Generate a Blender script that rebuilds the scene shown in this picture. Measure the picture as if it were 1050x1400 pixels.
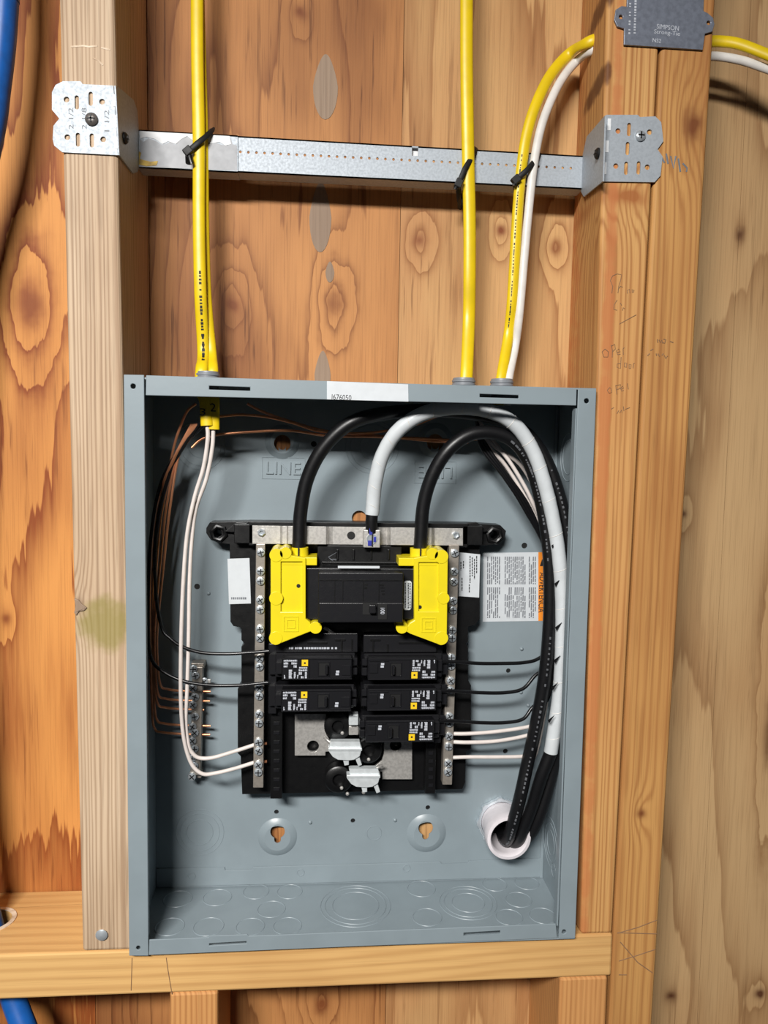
import bpy, bmesh, math, random
from mathutils import Vector, Matrix
from mathutils.geometry import tessellate_polygon

random.seed(7)
S = bpy.context.scene
for o in list(bpy.data.objects):
    bpy.data.objects.remove(o)
COL = S.collection

# ------------------------------------------------------------------ camera
FPX = 1048.408
CPOS = Vector((-0.0323178, -0.5923862, 0.1754015))
def _rot(rx, ry, rz):
    Rx = Matrix(((1, 0, 0), (0, math.cos(rx), -math.sin(rx)), (0, math.sin(rx), math.cos(rx))))
    Ry = Matrix(((math.cos(ry), 0, math.sin(ry)), (0, 1, 0), (-math.sin(ry), 0, math.cos(ry))))
    Rz = Matrix(((math.cos(rz), -math.sin(rz), 0), (math.sin(rz), math.cos(rz), 0), (0, 0, 1)))
    return Rz @ Rx @ Ry
W2C = _rot(0.0798024, 0.0803664, -0.0173128) @ Matrix(((1, 0, 0), (0, 0, 1), (0, -1, 0)))
C2W = W2C.transposed()
cam_d = bpy.data.cameras.new('camera')
cam = bpy.data.objects.new('camera', cam_d)
COL.objects.link(cam)
cam.matrix_world = Matrix.Translation(CPOS) @ C2W.to_4x4()
cam_d.sensor_fit = 'HORIZONTAL'; cam_d.sensor_width = 36.0; cam_d.lens = FPX / 1050 * 36.0
cam_d.clip_start = 0.01
S.camera = cam

# ------------------------------------------------------------------ world, lamps, exposure
w = bpy.data.worlds.new('room'); S.world = w; w.use_nodes = True
w.node_tree.nodes['Background'].inputs[0].default_value = (0.86, 0.90, 1.0, 1)
w.node_tree.nodes['Background'].inputs[1].default_value = 0.030
def area(name, loc, target, sx, sy, power, col, spread=180):
    d = bpy.data.lights.new(name, 'AREA'); d.shape = 'RECTANGLE'; d.size = sx; d.size_y = sy
    d.energy = power; d.color = col; d.spread = math.radians(spread)
    o = bpy.data.objects.new(name, d); COL.objects.link(o); o.location = loc
    o.rotation_euler = (Vector(target) - Vector(loc)).to_track_quat('-Z', 'Y').to_euler()
    return o
area('shop_lamp', (-0.47, -1.35, 0.86), (-0.05, 0, -0.26), 0.60, 0.15, 14.6, (1.0, 0.975, 0.94), 100)
S.view_settings.view_transform = 'Standard'; S.view_settings.look = 'None'
S.view_settings.exposure = 0.0; S.view_settings.gamma = 1.0
S.view_settings.use_curve_mapping = False

# ------------------------------------------------------------------ measuring helpers
def ray(px, py):
    return C2W @ Vector(((px - 525) / FPX, (700 - py) / FPX, -1))
def at(px, py, Y):
    r = ray(px, py); return CPOS + r * ((Y - CPOS.y) / r.y)
def at_x(px, py, X):
    r = ray(px, py); return CPOS + r * ((X - CPOS.x) / r.x)
def at_z(px, py, Z):
    r = ray(px, py); return CPOS + r * ((Z - CPOS.z) / r.z)
def xz(pts, Y):
    return [(p.x, p.z) for p in (at(a, b, Y) for a, b in pts)]
def mpp(px, py, Y):                     # metres per pixel at that spot
    return (at(px + 1, py, Y) - at(px, py, Y)).length
YF, YP = 0.00636, 0.09536               # stud faces, sheathing face
YB = 0.0912                             # inside face of the box back
BX, BZ = 0.181, 0.2271
ZT = -0.2275                            # top of the plate

# ------------------------------------------------------------------ mesh helpers
def circ(cx, cz, r, n=20, r2=None, a0=0.0):
    r2 = r if r2 is None else r2
    return [(cx + r * math.cos(a0 + 2 * math.pi * i / n), cz + r2 * math.sin(a0 + 2 * math.pi * i / n)) for i in range(n)]
def slot(cx, cz, wd, h, n=6):           # stadium, upright when h > wd
    if h >= wd:
        r = wd / 2; d = h / 2 - r
        return [(cx + r * math.cos(math.pi * i / n), cz + d + r * math.sin(math.pi * i / n)) for i in range(n + 1)] + \
               [(cx - r * math.cos(math.pi * i / n), cz - d - r * math.sin(math.pi * i / n)) for i in range(n + 1)]
    return [(cx + b - cz, cz + a - cx) for a, b in slot(cx, cz, h, wd, n)]
def rrect(x0, z0, x1, z1, r, n=4):
    x0, x1 = min(x0, x1), max(x0, x1); z0, z1 = min(z0, z1), max(z0, z1)
    out = []
    for cx, cz, a in ((x1 - r, z1 - r, 0), (x0 + r, z1 - r, 90), (x0 + r, z0 + r, 180), (x1 - r, z0 + r, 270)):
        for i in range(n + 1):
            t = math.radians(a + 90 * i / n); out.append((cx + r * math.cos(t), cz + r * math.sin(t)))
    return out
def catmull(pts, n=6):
    pts = [Vector(p) for p in pts]
    if len(pts) < 3: return pts
    out = []
    for i in range(len(pts) - 1):
        p0 = pts[i - 1] if i else pts[0] * 2 - pts[1]
        p1, p2 = pts[i], pts[i + 1]
        p3 = pts[i + 2] if i + 2 < len(pts) else pts[-1] * 2 - pts[-2]
        for k in range(n):
            t = k / n
            out.append(0.5 * ((2 * p1) + (p2 - p0) * t + (2 * p0 - 5 * p1 + 4 * p2 - p3) * t * t + (3 * p1 - p0 - 3 * p2 + p3) * t ** 3))
    out.append(pts[-1]); return out

class MB:
    def __init__(s): s.v = []; s.f = []; s.sm = []
    def add(s, vs, fs, smooth=False):
        b = len(s.v); s.v += [tuple(v) for v in vs]
        for f in fs: s.f.append([b + i for i in f]); s.sm.append(smooth)
        return s
    def prism(s, outer, holes=(), y0=0, y1=0.001, frame='XZ', smooth=False):
        loops = [list(outer)] + [list(h) for h in holes]
        flat = [p for l in loops for p in l]
        tris = tessellate_polygon([[Vector((a, b, 0)) for a, b in l] for l in loops])
        m = {'XZ': lambda a, b, d: (a, d, b), 'YZ': lambda a, b, d: (d, a, b), 'XY': lambda a, b, d: (a, b, d)}[frame]
        n = len(flat)
        vs = [m(a, b, y0) for a, b in flat] + [m(a, b, y1) for a, b in flat]
        s.add(vs, [list(t) for t in tris] + [[n + i for i in reversed(t)] for t in tris])
        base = len(s.v) - 2 * n
        k = 0
        for l in loops:
            L = len(l)
            for i in range(L):
                j = (i + 1) % L
                s.f.append([base + k + i, base + k + j, base + n + k + j, base + n + k + i]); s.sm.append(smooth)
            k += L
        return s
    def box(s, x0, x1, y0, y1, z0, z1):
        vs = [(x, y, z) for x in (x0, x1) for y in (y0, y1) for z in (z0, z1)]
        return s.add(vs, [(0, 1, 3, 2), (4, 6, 7, 5), (0, 4, 5, 1), (2, 3, 7, 6), (0, 2, 6, 4), (1, 5, 7, 3)])
    def pxbox(s, px0, py0, px1, py1, Y0, Y1):   # box whose front face covers that patch of the photo at depth Y0
        a, b = at(px0, (py0 + py1) / 2, Y0), at(px1, (py0 + py1) / 2, Y0)
        c, d = at((px0 + px1) / 2, py0, Y0), at((px0 + px1) / 2, py1, Y0)
        return s.box(a.x, b.x, Y0, Y1, d.z, c.z)
    def hexa(s, c):
        return s.add(c, [(0, 1, 2, 3), (7, 6, 5, 4), (0, 4, 5, 1), (1, 5, 6, 2), (2, 6, 7, 3), (3, 7, 4, 0)])
    def tube(s, path, r, seg=12, r2=None, up=None, caps=True, closed=False, radii=None):
        path = [Vector(p) for p in path]; n = len(path); r2 = r if r2 is None else r2
        up = Vector(up) if up else Vector((0, 1, 0))
        b = len(s.v); side0 = None
        for i, p in enumerate(path):
            if closed: t = path[(i + 1) % n] - path[i - 1]
            else: t = path[min(i + 1, n - 1)] - path[max(i - 1, 0)]
            t.normalize()
            sd = t.cross(up)
            if sd.length < 0.15 and side0 is not None: sd = side0 - t * side0.dot(t)
            if sd.length < 1e-6: sd = t.orthogonal()
            sd.normalize()
            if side0 is not None and sd.dot(side0) < 0: sd = -sd
            side0 = sd; nn = sd.cross(t).normalized()
            k = radii[i] if radii else 1.0
            for j in range(seg):
                a = 2 * math.pi * j / seg
                s.v.append(tuple(p + sd * (r * k * math.cos(a)) + nn * (r2 * k * math.sin(a))))
        m = n if closed else n - 1
        for i in range(m):
            for j in range(seg):
                k2 = (i + 1) % n
                s.f.append([b + i * seg + j, b + i * seg + (j + 1) % seg, b + k2 * seg + (j + 1) % seg, b + k2 * seg + j]); s.sm.append(True)
        if caps and not closed:
            s.f.append([b + j for j in range(seg)]); s.sm.append(False)
            s.f.append([b + (n - 1) * seg + j for j in range(seg)]); s.sm.append(False)
        return s
    def lathe(s, prof, o=(0, 0, 0), axis=(0, -1, 0), seg=20, smooth=True):   # prof: (radius, height along axis)
        o = Vector(o); ax = Vector(axis).normalized(); u = ax.orthogonal().normalized(); v = ax.cross(u)
        b = len(s.v); n = len(prof)
        for r, h in prof:
            for j in range(seg):
                a = 2 * math.pi * j / seg
                s.v.append(tuple(o + ax * h + u * (r * math.cos(a)) + v * (r * math.sin(a))))
        for i in range(n - 1):
            for j in range(seg):
                s.f.append([b + i * seg + j, b + i * seg + (j + 1) % seg, b + (i + 1) * seg + (j + 1) % seg, b + (i + 1) * seg + j]); s.sm.append(smooth)
        for i in (0, n - 1):
            if prof[i][0] > 1e-7:
                s.f.append([b + i * seg + j for j in range(seg)]); s.sm.append(False)
        return s
    def ring(s, c, R, r, axis=(0, -1, 0), seg=36, ms=6):
        ax = Vector(axis).normalized(); u = ax.orthogonal().normalized(); v = ax.cross(u); c = Vector(c)
        pth = [c + u * (R * math.cos(2 * math.pi * i / seg)) + v * (R * math.sin(2 * math.pi * i / seg)) for i in range(seg)]
        return s.tube(pth, r, ms, up=ax, closed=True)
    def mesh(s, name):
        me = bpy.data.meshes.new(name); bm = bmesh.new()
        vs = [bm.verts.new(v) for v in s.v]
        for f, sm in zip(s.f, s.sm):
            try:
                q = bm.faces.new([vs[i] for i in f]); q.smooth = sm
            except ValueError: pass
        bmesh.ops.recalc_face_normals(bm, faces=bm.faces)
        for e in bm.edges:
            if len(e.link_faces) == 2 and e.calc_face_angle(0) > 0.7: e.smooth = False
        bm.to_mesh(me); bm.free(); return me
    def build(s, name, m, parent=None, label=None, bevel=0, segs=2):
        return link(name, s.mesh(name), m, parent, label, bevel, segs)

def link(name, me, m, parent=None, label=None, bevel=0, segs=2):
    if m is not None and not me.materials: me.materials.append(m)
    o = bpy.data.objects.new(name, me); COL.objects.link(o)
    if parent: adopt(o, parent)
    if label: o['label'] = label
    if bevel:
        b = o.modifiers.new('bevel', 'BEVEL'); b.width = bevel; b.segments = segs; b.limit_method = 'ANGLE'; b.angle_limit = math.radians(40)
    return o
def world_of(o):
    return (world_of(o.parent) @ o.matrix_parent_inverse if o.parent else Matrix.Identity(4)) @ o.matrix_basis
def adopt(o, parent):
    o.parent = parent; o.matrix_parent_inverse = world_of(parent).inverted()
def tag(o, label=None, cat=None, group=None, kind=None):
    if label: o['label'] = label
    if cat: o['category'] = cat
    if group: o['group'] = group
    if kind: o['kind'] = kind
    return o
def thing(name, loc, label, cat, group=None):
    o = bpy.data.objects.new(name, None); COL.objects.link(o); o.location = loc
    o.empty_display_size = 0.01
    return tag(o, label, cat, group)
def put(name, me, loc, parent, rot=None, sc=None, label=None):
    o = bpy.data.objects.new(name, me); COL.objects.link(o); o.location = loc
    if rot: o.rotation_euler = rot
    if sc: o.scale = (sc, sc, sc)
    if parent: adopt(o, parent)
    if label: o['label'] = label
    return o
def write(body, height, c, m, parent, rot=0, name='lettering', depth=0.0001, width=None, mat4=None, bold=0.0, label=None):
    cu = bpy.data.curves.new(name, 'FONT'); cu.body = body; cu.align_x = 'CENTER'; cu.align_y = 'CENTER'; cu.size = 1
    cu.extrude = 0.0; cu.offset = bold; cu.resolution_u = 3
    t = bpy.data.objects.new(name, cu); COL.objects.link(t)
    bpy.context.view_layer.update()
    me = bpy.data.meshes.new_from_object(t.evaluated_get(bpy.context.evaluated_depsgraph_get()))
    bpy.data.objects.remove(t); bpy.data.curves.remove(cu)
    xs = [v.co.x for v in me.vertices]; ys = [v.co.y for v in me.vertices]
    h = max(ys) - min(ys); wd = max(xs) - min(xs); mx = (max(xs) + min(xs)) / 2; my = (max(ys) + min(ys)) / 2
    sy = height / h; sx = (width / wd) if width else sy
    M = mat4 or (Matrix.Translation(Vector(c)) @ Matrix.Rotation(math.radians(rot), 4, 'Y') @ Matrix.Rotation(math.pi / 2, 4, 'X'))
    bm = bmesh.new(); bm.from_mesh(me)
    for v in bm.verts: v.co = Vector(((v.co.x - mx) * sx, (v.co.y - my) * sy, 0))
    r = bmesh.ops.extrude_face_region(bm, geom=bm.faces[:])
    for e in r['geom']:
        if isinstance(e, bmesh.types.BMVert): e.co.z += depth
    bmesh.ops.recalc_face_normals(bm, faces=bm.faces)
    bm.transform(M); bm.to_mesh(me); bm.free()
    me.materials.clear()
    return link(name, me, m, parent, label)

# ------------------------------------------------------------------ materials
def lin(c):
    return tuple((x / 12.92 if x <= 0.04045 else ((x + 0.055) / 1.055) ** 2.4) for x in (v / 255 for v in c)) + (1,)
class NX:                                # tiny node-expression wrapper
    def __init__(s, nt, k): s.nt = nt; s.k = k
    def op(s, o, b=None, c=None):
        n = s.nt.nodes.new('ShaderNodeMath'); n.operation = o
        for i, x in enumerate((s, b, c)):
            if x is None: continue
            if isinstance(x, NX): s.nt.links.new(x.k, n.inputs[i])
            else: n.inputs[i].default_value = x
        return NX(s.nt, n.outputs[0])
    def __add__(s, b): return s.op('ADD', b)
    def __sub__(s, b): return s.op('SUBTRACT', b)
    def __mul__(s, b): return s.op('MULTIPLY', b)
    def clamp(s):
        r = s.op('MAXIMUM', 0.0); return r.op('MINIMUM', 1.0)
def const(nt, v):
    n = nt.nodes.new('ShaderNodeValue'); n.outputs[0].default_value = v; return NX(nt, n.outputs[0])
def vec(nt, a, b, c):
    n = nt.nodes.new('ShaderNodeCombineXYZ')
    for i, x in enumerate((a, b, c)):
        if isinstance(x, NX): nt.links.new(x.k, n.inputs[i])
        else: n.inputs[i].default_value = x
    return n.outputs[0]
def noise(nt, v, scale=1, detail=2, rough=0.5, dist=0):
    n = nt.nodes.new('ShaderNodeTexNoise'); n.inputs['Scale'].default_value = scale; n.inputs['Detail'].default_value = detail
    n.inputs['Roughness'].default_value = rough; n.inputs['Distortion'].default_value = dist
    nt.links.new(v, n.inputs['Vector']); return NX(nt, n.outputs['Fac'])
def mix(nt, f, a, b, mode='MIX'):
    n = nt.nodes.new('ShaderNodeMix'); n.data_type = 'RGBA'; n.blend_type = mode
    for s_, x in ((n.inputs[0], f), (n.inputs[6], a), (n.inputs[7], b)):
        if isinstance(x, NX): nt.links.new(x.k, s_)
        elif isinstance(x, bpy.types.NodeSocket): nt.links.new(x, s_)
        else: s_.default_value = x
    return n.outputs[2]
def smooth(nt, x, a, b):
    n = nt.nodes.new('ShaderNodeMapRange'); n.interpolation_type = 'SMOOTHSTEP'
    nt.links.new(x.k, n.inputs[0]); n.inputs[1].default_value = a; n.inputs[2].default_value = b
    return NX(nt, n.outputs[0])
def new_mat(name):
    m = bpy.data.materials.new(name); m.use_nodes = True
    return m, m.node_tree, m.node_tree.nodes['Principled BSDF']
def bump(nt, bsdf, h, strength=0.3, dist=0.0005):
    b = nt.nodes.new('ShaderNodeBump'); b.inputs['Strength'].default_value = strength; b.inputs['Distance'].default_value = dist
    nt.links.new(h.k, b.inputs['Height']); nt.links.new(b.outputs[0], bsdf.inputs['Normal'])
def plain(name, c, rough=0.5, metal=0.0, var=0.12, scale=120, bmp=0.05, c2=None, spec=0.5, coat=0):
    m, nt, b = new_mat(name)
    tc = nt.nodes.new('ShaderNodeTexCoord').outputs['Object']
    n = noise(nt, tc, scale, 3)
    a = lin(c); d = lin(c2) if c2 else tuple(x * (1 - 2.2 * var) for x in a[:3]) + (1,)
    nt.links.new(mix(nt, smooth(nt, n, 0.3, 0.75), a, d), b.inputs['Base Color'])
    r = n * 0.2 + (rough - 0.1); nt.links.new(r.clamp().k, b.inputs['Roughness'])
    b.inputs['Metallic'].default_value = metal
    b.inputs['Specular IOR Level'].default_value = spec
    if coat: b.inputs['Coat Weight'].default_value = coat
    if bmp: bump(nt, b, noise(nt, tc, scale * 6, 2), bmp, 0.0003)
    return m

def wood(name, light, dark, grain='Z', lines=60, warp=1.5, wu=7, wv=1.3, contrast=0.5, knots=(), fib=0.25, blot=0.25,
         blotc=None, ring_pow=2.0, stains=(), seed=0.0, streak=0.0, rough=0.62, jagged=0.35, saw=False, irr=0.0, kcol=(96, 48, 24)):
    """bands follow a field (straight lines across the board + slow noise + a bump at every knot)"""
    m, nt, b = new_mat(name)
    tc = nt.nodes.new('ShaderNodeTexCoord').outputs['Object']
    sp = nt.nodes.new('ShaderNodeSeparateXYZ'); nt.links.new(tc, sp.inputs[0])
    X, Y, Z = (NX(nt, sp.outputs[i]) for i in range(3))
    if grain == 'Z': u, v, q = X, Z, Y
    else: u, v, q = Z, X, Y
    uu = u + q * 0.83
    slow = noise(nt, vec(nt, uu * wu, seed, v * wv), 1, 2.5, 0.45)
    fine = noise(nt, vec(nt, uu * 60, seed + 3, v * 6), 1, 2, 0.5)
    jag = noise(nt, vec(nt, uu * 190, seed + 13, v * 11), 1, 2, 0.6)
    F = uu * lines + slow * warp * 10 + fine * 0.7 + jag * jagged
    if irr: F = F + noise(nt, vec(nt, uu * 42, seed + 17, v * 0.5), 1, 2, 0.6) * irr
    kn = None
    for (kx, kz, rx, rz, amp) in knots:
        kw = noise(nt, vec(nt, uu * 45, seed + 9, v * 30), 1, 2) * 1.2 - 0.6
        kw2 = noise(nt, vec(nt, uu * 38, seed + 21, v * 38), 1, 3, 0.6) * 1.7 - 0.85
        du = (u - (kx if grain == 'Z' else kz)) * (1 / rx) + kw * 0.8; dv = (v - (kz if grain == 'Z' else kx)) * (1 / rz) + kw2 * 0.8
        d2 = du * du + dv * dv + kw * 0.7
        g = const(nt, 2.718).op('POWER', (du * du * 0.8 + dv * dv * 0.22).op('MAXIMUM', 0.0) * -0.5)
        F = F + g * (amp * 0.42)
        k2 = const(nt, 2.718).op('POWER', d2.op('MAXIMUM', 0.0) * -2.0)
        kn = k2 if kn is None else kn.op('MAXIMUM', k2)
    if saw:                             # slow early growth, abrupt dark late growth
        fr = F.op('FRACT'); s = fr.op('POWER', ring_pow) * smooth(nt, fr, 1.0, 0.94)
    else:
        s = ((F * 6.2832).op('SINE') * 0.5 + 0.5).op('POWER', ring_pow)
    fibn = noise(nt, vec(nt, uu * 900, q * 60, v * 14), 1, 3, 0.6)
    bl = noise(nt, vec(nt, uu * 9, seed + 5, v * 3.5), 1, 3, 0.55)
    L, D = lin(light), lin(dark)
    col = mix(nt, smooth(nt, bl, 0.35, 0.7) * blot * 2, L, lin(blotc) if blotc else D)
    amt = (s * (noise(nt, vec(nt, uu * 14, seed + 7, v * 5), 1, 2) * 1.1 + 0.35) * contrast).clamp()
    col = mix(nt, amt, col, D)
    col = mix(nt, (smooth(nt, fibn, 0.45, 0.75) * fib).clamp(), col, tuple(x * 0.55 for x in D[:3]) + (1,))
    if streak:
        st = noise(nt, vec(nt, uu * 230, seed + 1, v * 9), 1, 3, 0.65)
        col = mix(nt, (smooth(nt, st, 0.56, 0.68) * smooth(nt, bl, 0.38, 0.62) * streak).clamp(), col, tuple(x * 0.6 for x in D[:3]) + (1,))
    if kn is not None:
        col = mix(nt, (kn * 0.95).clamp(), col, lin(kcol))
    for (sx, sz, rx, rz, c, a) in stains:
        wob = noise(nt, tc, 90, 3) * 1.6 - 0.8
        du = (X - sx) * (1 / rx); dz = (Z - sz) * (1 / rz)
        g = smooth(nt, (du * du + dz * dz + wob), 1.3, 0.2) * a
        col = mix(nt, g.clamp(), col, lin(c))
    nt.links.new(col, b.inputs['Base Color'])
    b.inputs['Roughness'].default_value = rough; b.inputs['Specular IOR Level'].default_value = 0.3
    bump(nt, b, s * 0.5 + fibn, 0.25, 0.0004)
    return m
def kp(px, py, Y, rx, rz, amp):
    p = at(px, py, Y); s = mpp(px, py, Y); return (p.x, p.z, rx * s, rz * s, amp)
def sp_(px, py, Y, rx, rz, c, a):
    p = at(px, py, Y); s = mpp(px, py, Y); return (p.x, p.z, rx * s, rz * s, c, a)

M_PLY_L = wood('plywood_orange', (212, 146, 78), (138, 70, 30), lines=12, warp=1.2, wu=4.5, wv=1.3, contrast=1.25, ring_pow=2.4, blot=0.22, saw=True, jagged=0.55,
               knots=[kp(42, 415, YP, 30, 34, 5), kp(8, 845, YP, 8, 9, 2)], seed=2.2, streak=0.6, kcol=(134, 72, 34))
M_PLY_C = wood('plywood_tan', (194, 136, 82), (116, 66, 34), lines=10, warp=1.5, wu=4.5, wv=1.5, contrast=1.0, ring_pow=5, blot=0.35, saw=True, jagged=0.45,
               knots=[kp(317, 415, YP, 15, 17, 5), kp(458, 415, YP, 17, 24, 6), kp(410, 18, YP, 12, 14, 4), kp(440, 1375, YP, 14, 16, 5)],
               seed=5.1, streak=0.8, kcol=(120, 66, 34))
M_PLY_P = wood('plywood_pale', (202, 160, 108), (138, 88, 48), lines=16, warp=0.7, wu=6, wv=0.8, contrast=0.85, ring_pow=3.5, blot=0.4, saw=True, jagged=0.3,
               blotc=(184, 130, 84), knots=[kp(575, 328, YP, 13, 14, 5), kp(685, 315, YP, 11, 12, 5), kp(762, 337, YP, 11, 12, 5)],
               seed=8.4, streak=0.8, kcol=(122, 62, 32))
M_PLY_R = wood('plywood_beige', (192, 158, 114), (132, 92, 56), lines=5, warp=1.3, wu=3.6, wv=1.0, contrast=0.8, ring_pow=4, blot=0.35, saw=True, jagged=0.18,
               blotc=(176, 134, 90), knots=[kp(1012, 322, YP, 9, 14, 2), kp(935, 703, YP, 7, 8, 1.5), kp(917, 1362, YP, 10, 11, 1.5),
               kp(1038, 1358, YP, 9, 10, 1.5), kp(1056, 1000, YP, 15, 60, 4)], seed=11.3, streak=0.5, kcol=(84, 48, 28))
M_STUD_L = wood('stud_grey_fir', (206, 182, 154), (146, 116, 90), lines=280, warp=0.3, wu=6, wv=0.8, contrast=0.75, ring_pow=2.2, fib=0.35, irr=5.0,
                blot=0.35, blotc=(176, 148, 118), knots=[kp(106, 828, YF, 12, 14, 5)], stains=[sp_(142, 852, YF, 40, 44, (132, 122, 56), 0.7)], seed=1.3, streak=0.3, kcol=(120, 96, 76))
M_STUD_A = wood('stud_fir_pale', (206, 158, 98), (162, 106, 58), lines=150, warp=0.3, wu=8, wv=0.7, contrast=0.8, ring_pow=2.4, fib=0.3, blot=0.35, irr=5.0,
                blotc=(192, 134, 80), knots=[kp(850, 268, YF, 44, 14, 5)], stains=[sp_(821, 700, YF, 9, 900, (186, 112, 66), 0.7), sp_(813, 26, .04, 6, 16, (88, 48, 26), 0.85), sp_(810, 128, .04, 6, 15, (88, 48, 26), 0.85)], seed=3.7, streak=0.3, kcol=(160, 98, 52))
M_STUD_B = wood('stud_fir_amber', (196, 146, 86), (154, 100, 54), lines=150, warp=0.35, wu=7, wv=0.7, contrast=0.7, ring_pow=2.2, fib=0.3, blot=0.35, irr=5.0,
                knots=[kp(947, 172, YF, 19, 24, 6), kp(877, 1112, YF, 9, 9, 4)], seed=6.9, streak=0.35, kcol=(112, 62, 32))
M_PLATE = wood('plate_fir', (218, 174, 112), (172, 122, 70), grain='X', lines=120, warp=0.9, wu=5, wv=1.2, contrast=0.4, ring_pow=2, fib=0.15, blot=0.35, seed=4.4)
M_CRIP = wood('cripple_fir', (206, 150, 92), (158, 98, 52), lines=240, warp=0.3, wu=6, wv=0.8, contrast=0.5, ring_pow=2, seed=9.2)
M_PATCH = wood('filler_patch', (154, 132, 112), (128, 106, 88), lines=200, warp=0.4, contrast=0.3, seed=12)
M_GREY = plain('grey_enamel', (134, 146, 152), 0.36, var=0.04, scale=30, bmp=0.12, spec=0.5)
M_BLK = plain('black_plastic', (11, 11, 12), 0.38, var=0.2, scale=200, bmp=0.2)
M_BLK2 = plain('breaker_plastic', (25, 25, 28), 0.34, var=0.15, scale=260, bmp=0.25)
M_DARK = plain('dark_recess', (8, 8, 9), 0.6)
M_YEL = plain('yellow_plastic', (226, 206, 28), 0.35, var=0.03, scale=60, bmp=0.04)
M_NM = plain('yellow_sheath', (228, 196, 22), 0.38, var=0.05, scale=80, bmp=0.08)
M_NMW = plain('white_sheath', (226, 222, 216), 0.42, var=0.05)
M_TAPE = plain('white_tape', (206, 211, 214), 0.32, var=0.04, scale=90, bmp=0.1)
M_WIREW = plain('white_insulation', (222, 212, 206), 0.38, var=0.05)
M_WIREB = plain('black_insulation', (18, 18, 20), 0.3, var=0.1, bmp=0.05)
M_CABB = plain('black_cable_jacket', (16, 16, 18), 0.4, var=0.15, scale=300, bmp=0.15)
M_COP = plain('bare_copper', (234, 160, 118), 0.32, metal=0.65, var=0.1)
M_GALV = plain('galvanised_steel', (172, 179, 186), 0.58, metal=0.4, var=0.07, scale=520, bmp=0.12)
M_GALVD = plain('galvanised_plate', (134, 140, 154), 0.45, metal=0.5, var=0.15, scale=240, bmp=0.2)
M_ALU = plain('tinned_aluminium', (208, 205, 200), 0.40, metal=0.6, var=0.14, scale=420, bmp=0.4)
M_BARM = plain('terminal_bar_metal', (176, 168, 158), 0.4, metal=0.6, var=0.12, scale=300, bmp=0.15)
M_ZINC = plain('zinc_screw', (222, 230, 236), 0.25, metal=0.65, var=0.06)
M_SCREWD = plain('dark_screw', (112, 106, 102), 0.4, metal=0.4)
M_STICK = plain('white_sticker', (204, 209, 213), 0.45, var=0.03)
M_PRINT = plain('grey_print', (120, 124, 130), 0.6)
M_CPRINT = plain('faded_cable_print', (92, 94, 98), 0.6)
M_INK = plain('black_ink', (24, 24, 26), 0.6)
M_PWHITE = plain('white_print', (184, 188, 196), 0.6, var=0.05)
M_LOGOY = plain('yellow_print', (238, 196, 30), 0.5, var=0.04)
M_ORANGE = plain('orange_print', (240, 142, 40), 0.5, var=0.04)
M_BLUE = plain('blue_pipe', (24, 92, 172), 0.4, var=0.1)
M_BLUEI = plain('blue_ink', (40, 50, 160), 0.5)
M_STAB = plain('bright_tinned_steel', (226, 232, 234), 0.35, metal=0.35, var=0.08, scale=200)
M_PVC = plain('grey_white_pvc', (222, 216, 220), 0.35, var=0.05)
M_CONN = plain('grey_connector_plastic', (128, 132, 138), 0.42, var=0.06)
M_PENC = plain('pencil_mark', (138, 104, 74), 0.8)
M_RESID = plain('torn_paper', (234, 236, 238), 0.7, var=0.05)
M_GLUE = plain('grey_label_backing', (168, 170, 174), 0.55, var=0.06)
M_PAINT = plain('yellow_paint_smear', (214, 178, 50), 0.55, c2=(120, 84, 30))
M_PALE = plain('pale_splinters', (226, 208, 184), 0.7, c2=(170, 140, 110))
# ------------------------------------------------------------------ setting: sheathing, studs, plate
ZTOP, ZBOT = 1.0, -1.1
wall = MB().box(-1.3, 1.05, YP + 0.004, YP + 0.014, ZBOT, ZTOP).build('wall_back', M_PLY_C)
tag(wall, 'plywood sheathing behind the studs', None, None, 'structure')
xs1 = at(546, 380, YP).x; xs2 = at(990, 700, YP).x; xs0 = at(120, 600, YP).x; xs3 = at(872, 700, YP).x
for x0, x1, m in ((-1.3, xs0, M_PLY_L), (xs0, xs1, M_PLY_C), (xs1, xs3, M_PLY_P), (xs3, xs2, M_PLY_R), (xs2, 1.3, M_PLY_R)):
    MB().box(x0 + 0.0002, x1 - 0.0002, YP, YP + 0.004, ZBOT, ZTOP).build('plywood_veneer', m, wall)
for cx, cy, rx, ry in ((445, 119, 17, 43), (438, 297, 15, 47), (451, 372, 6, 14), (441, 512, 11, 32)):   # boat-shaped grey fillers
    s_ = mpp(cx, cy, YP); c = at(cx, cy, YP)
    pts = []
    for i in range(28):
        a = 2 * math.pi * i / 28
        pts.append((c.x + rx * s_ * math.cos(a) * (1 - 0.35 * max(0, math.sin(a))), c.z + ry * s_ * math.sin(a)))
    MB().prism(pts, (), YP - 0.0004, YP + 0.001).build('plywood_patch', M_PATCH, wall, 'grey boat-shaped filler patch')

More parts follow.
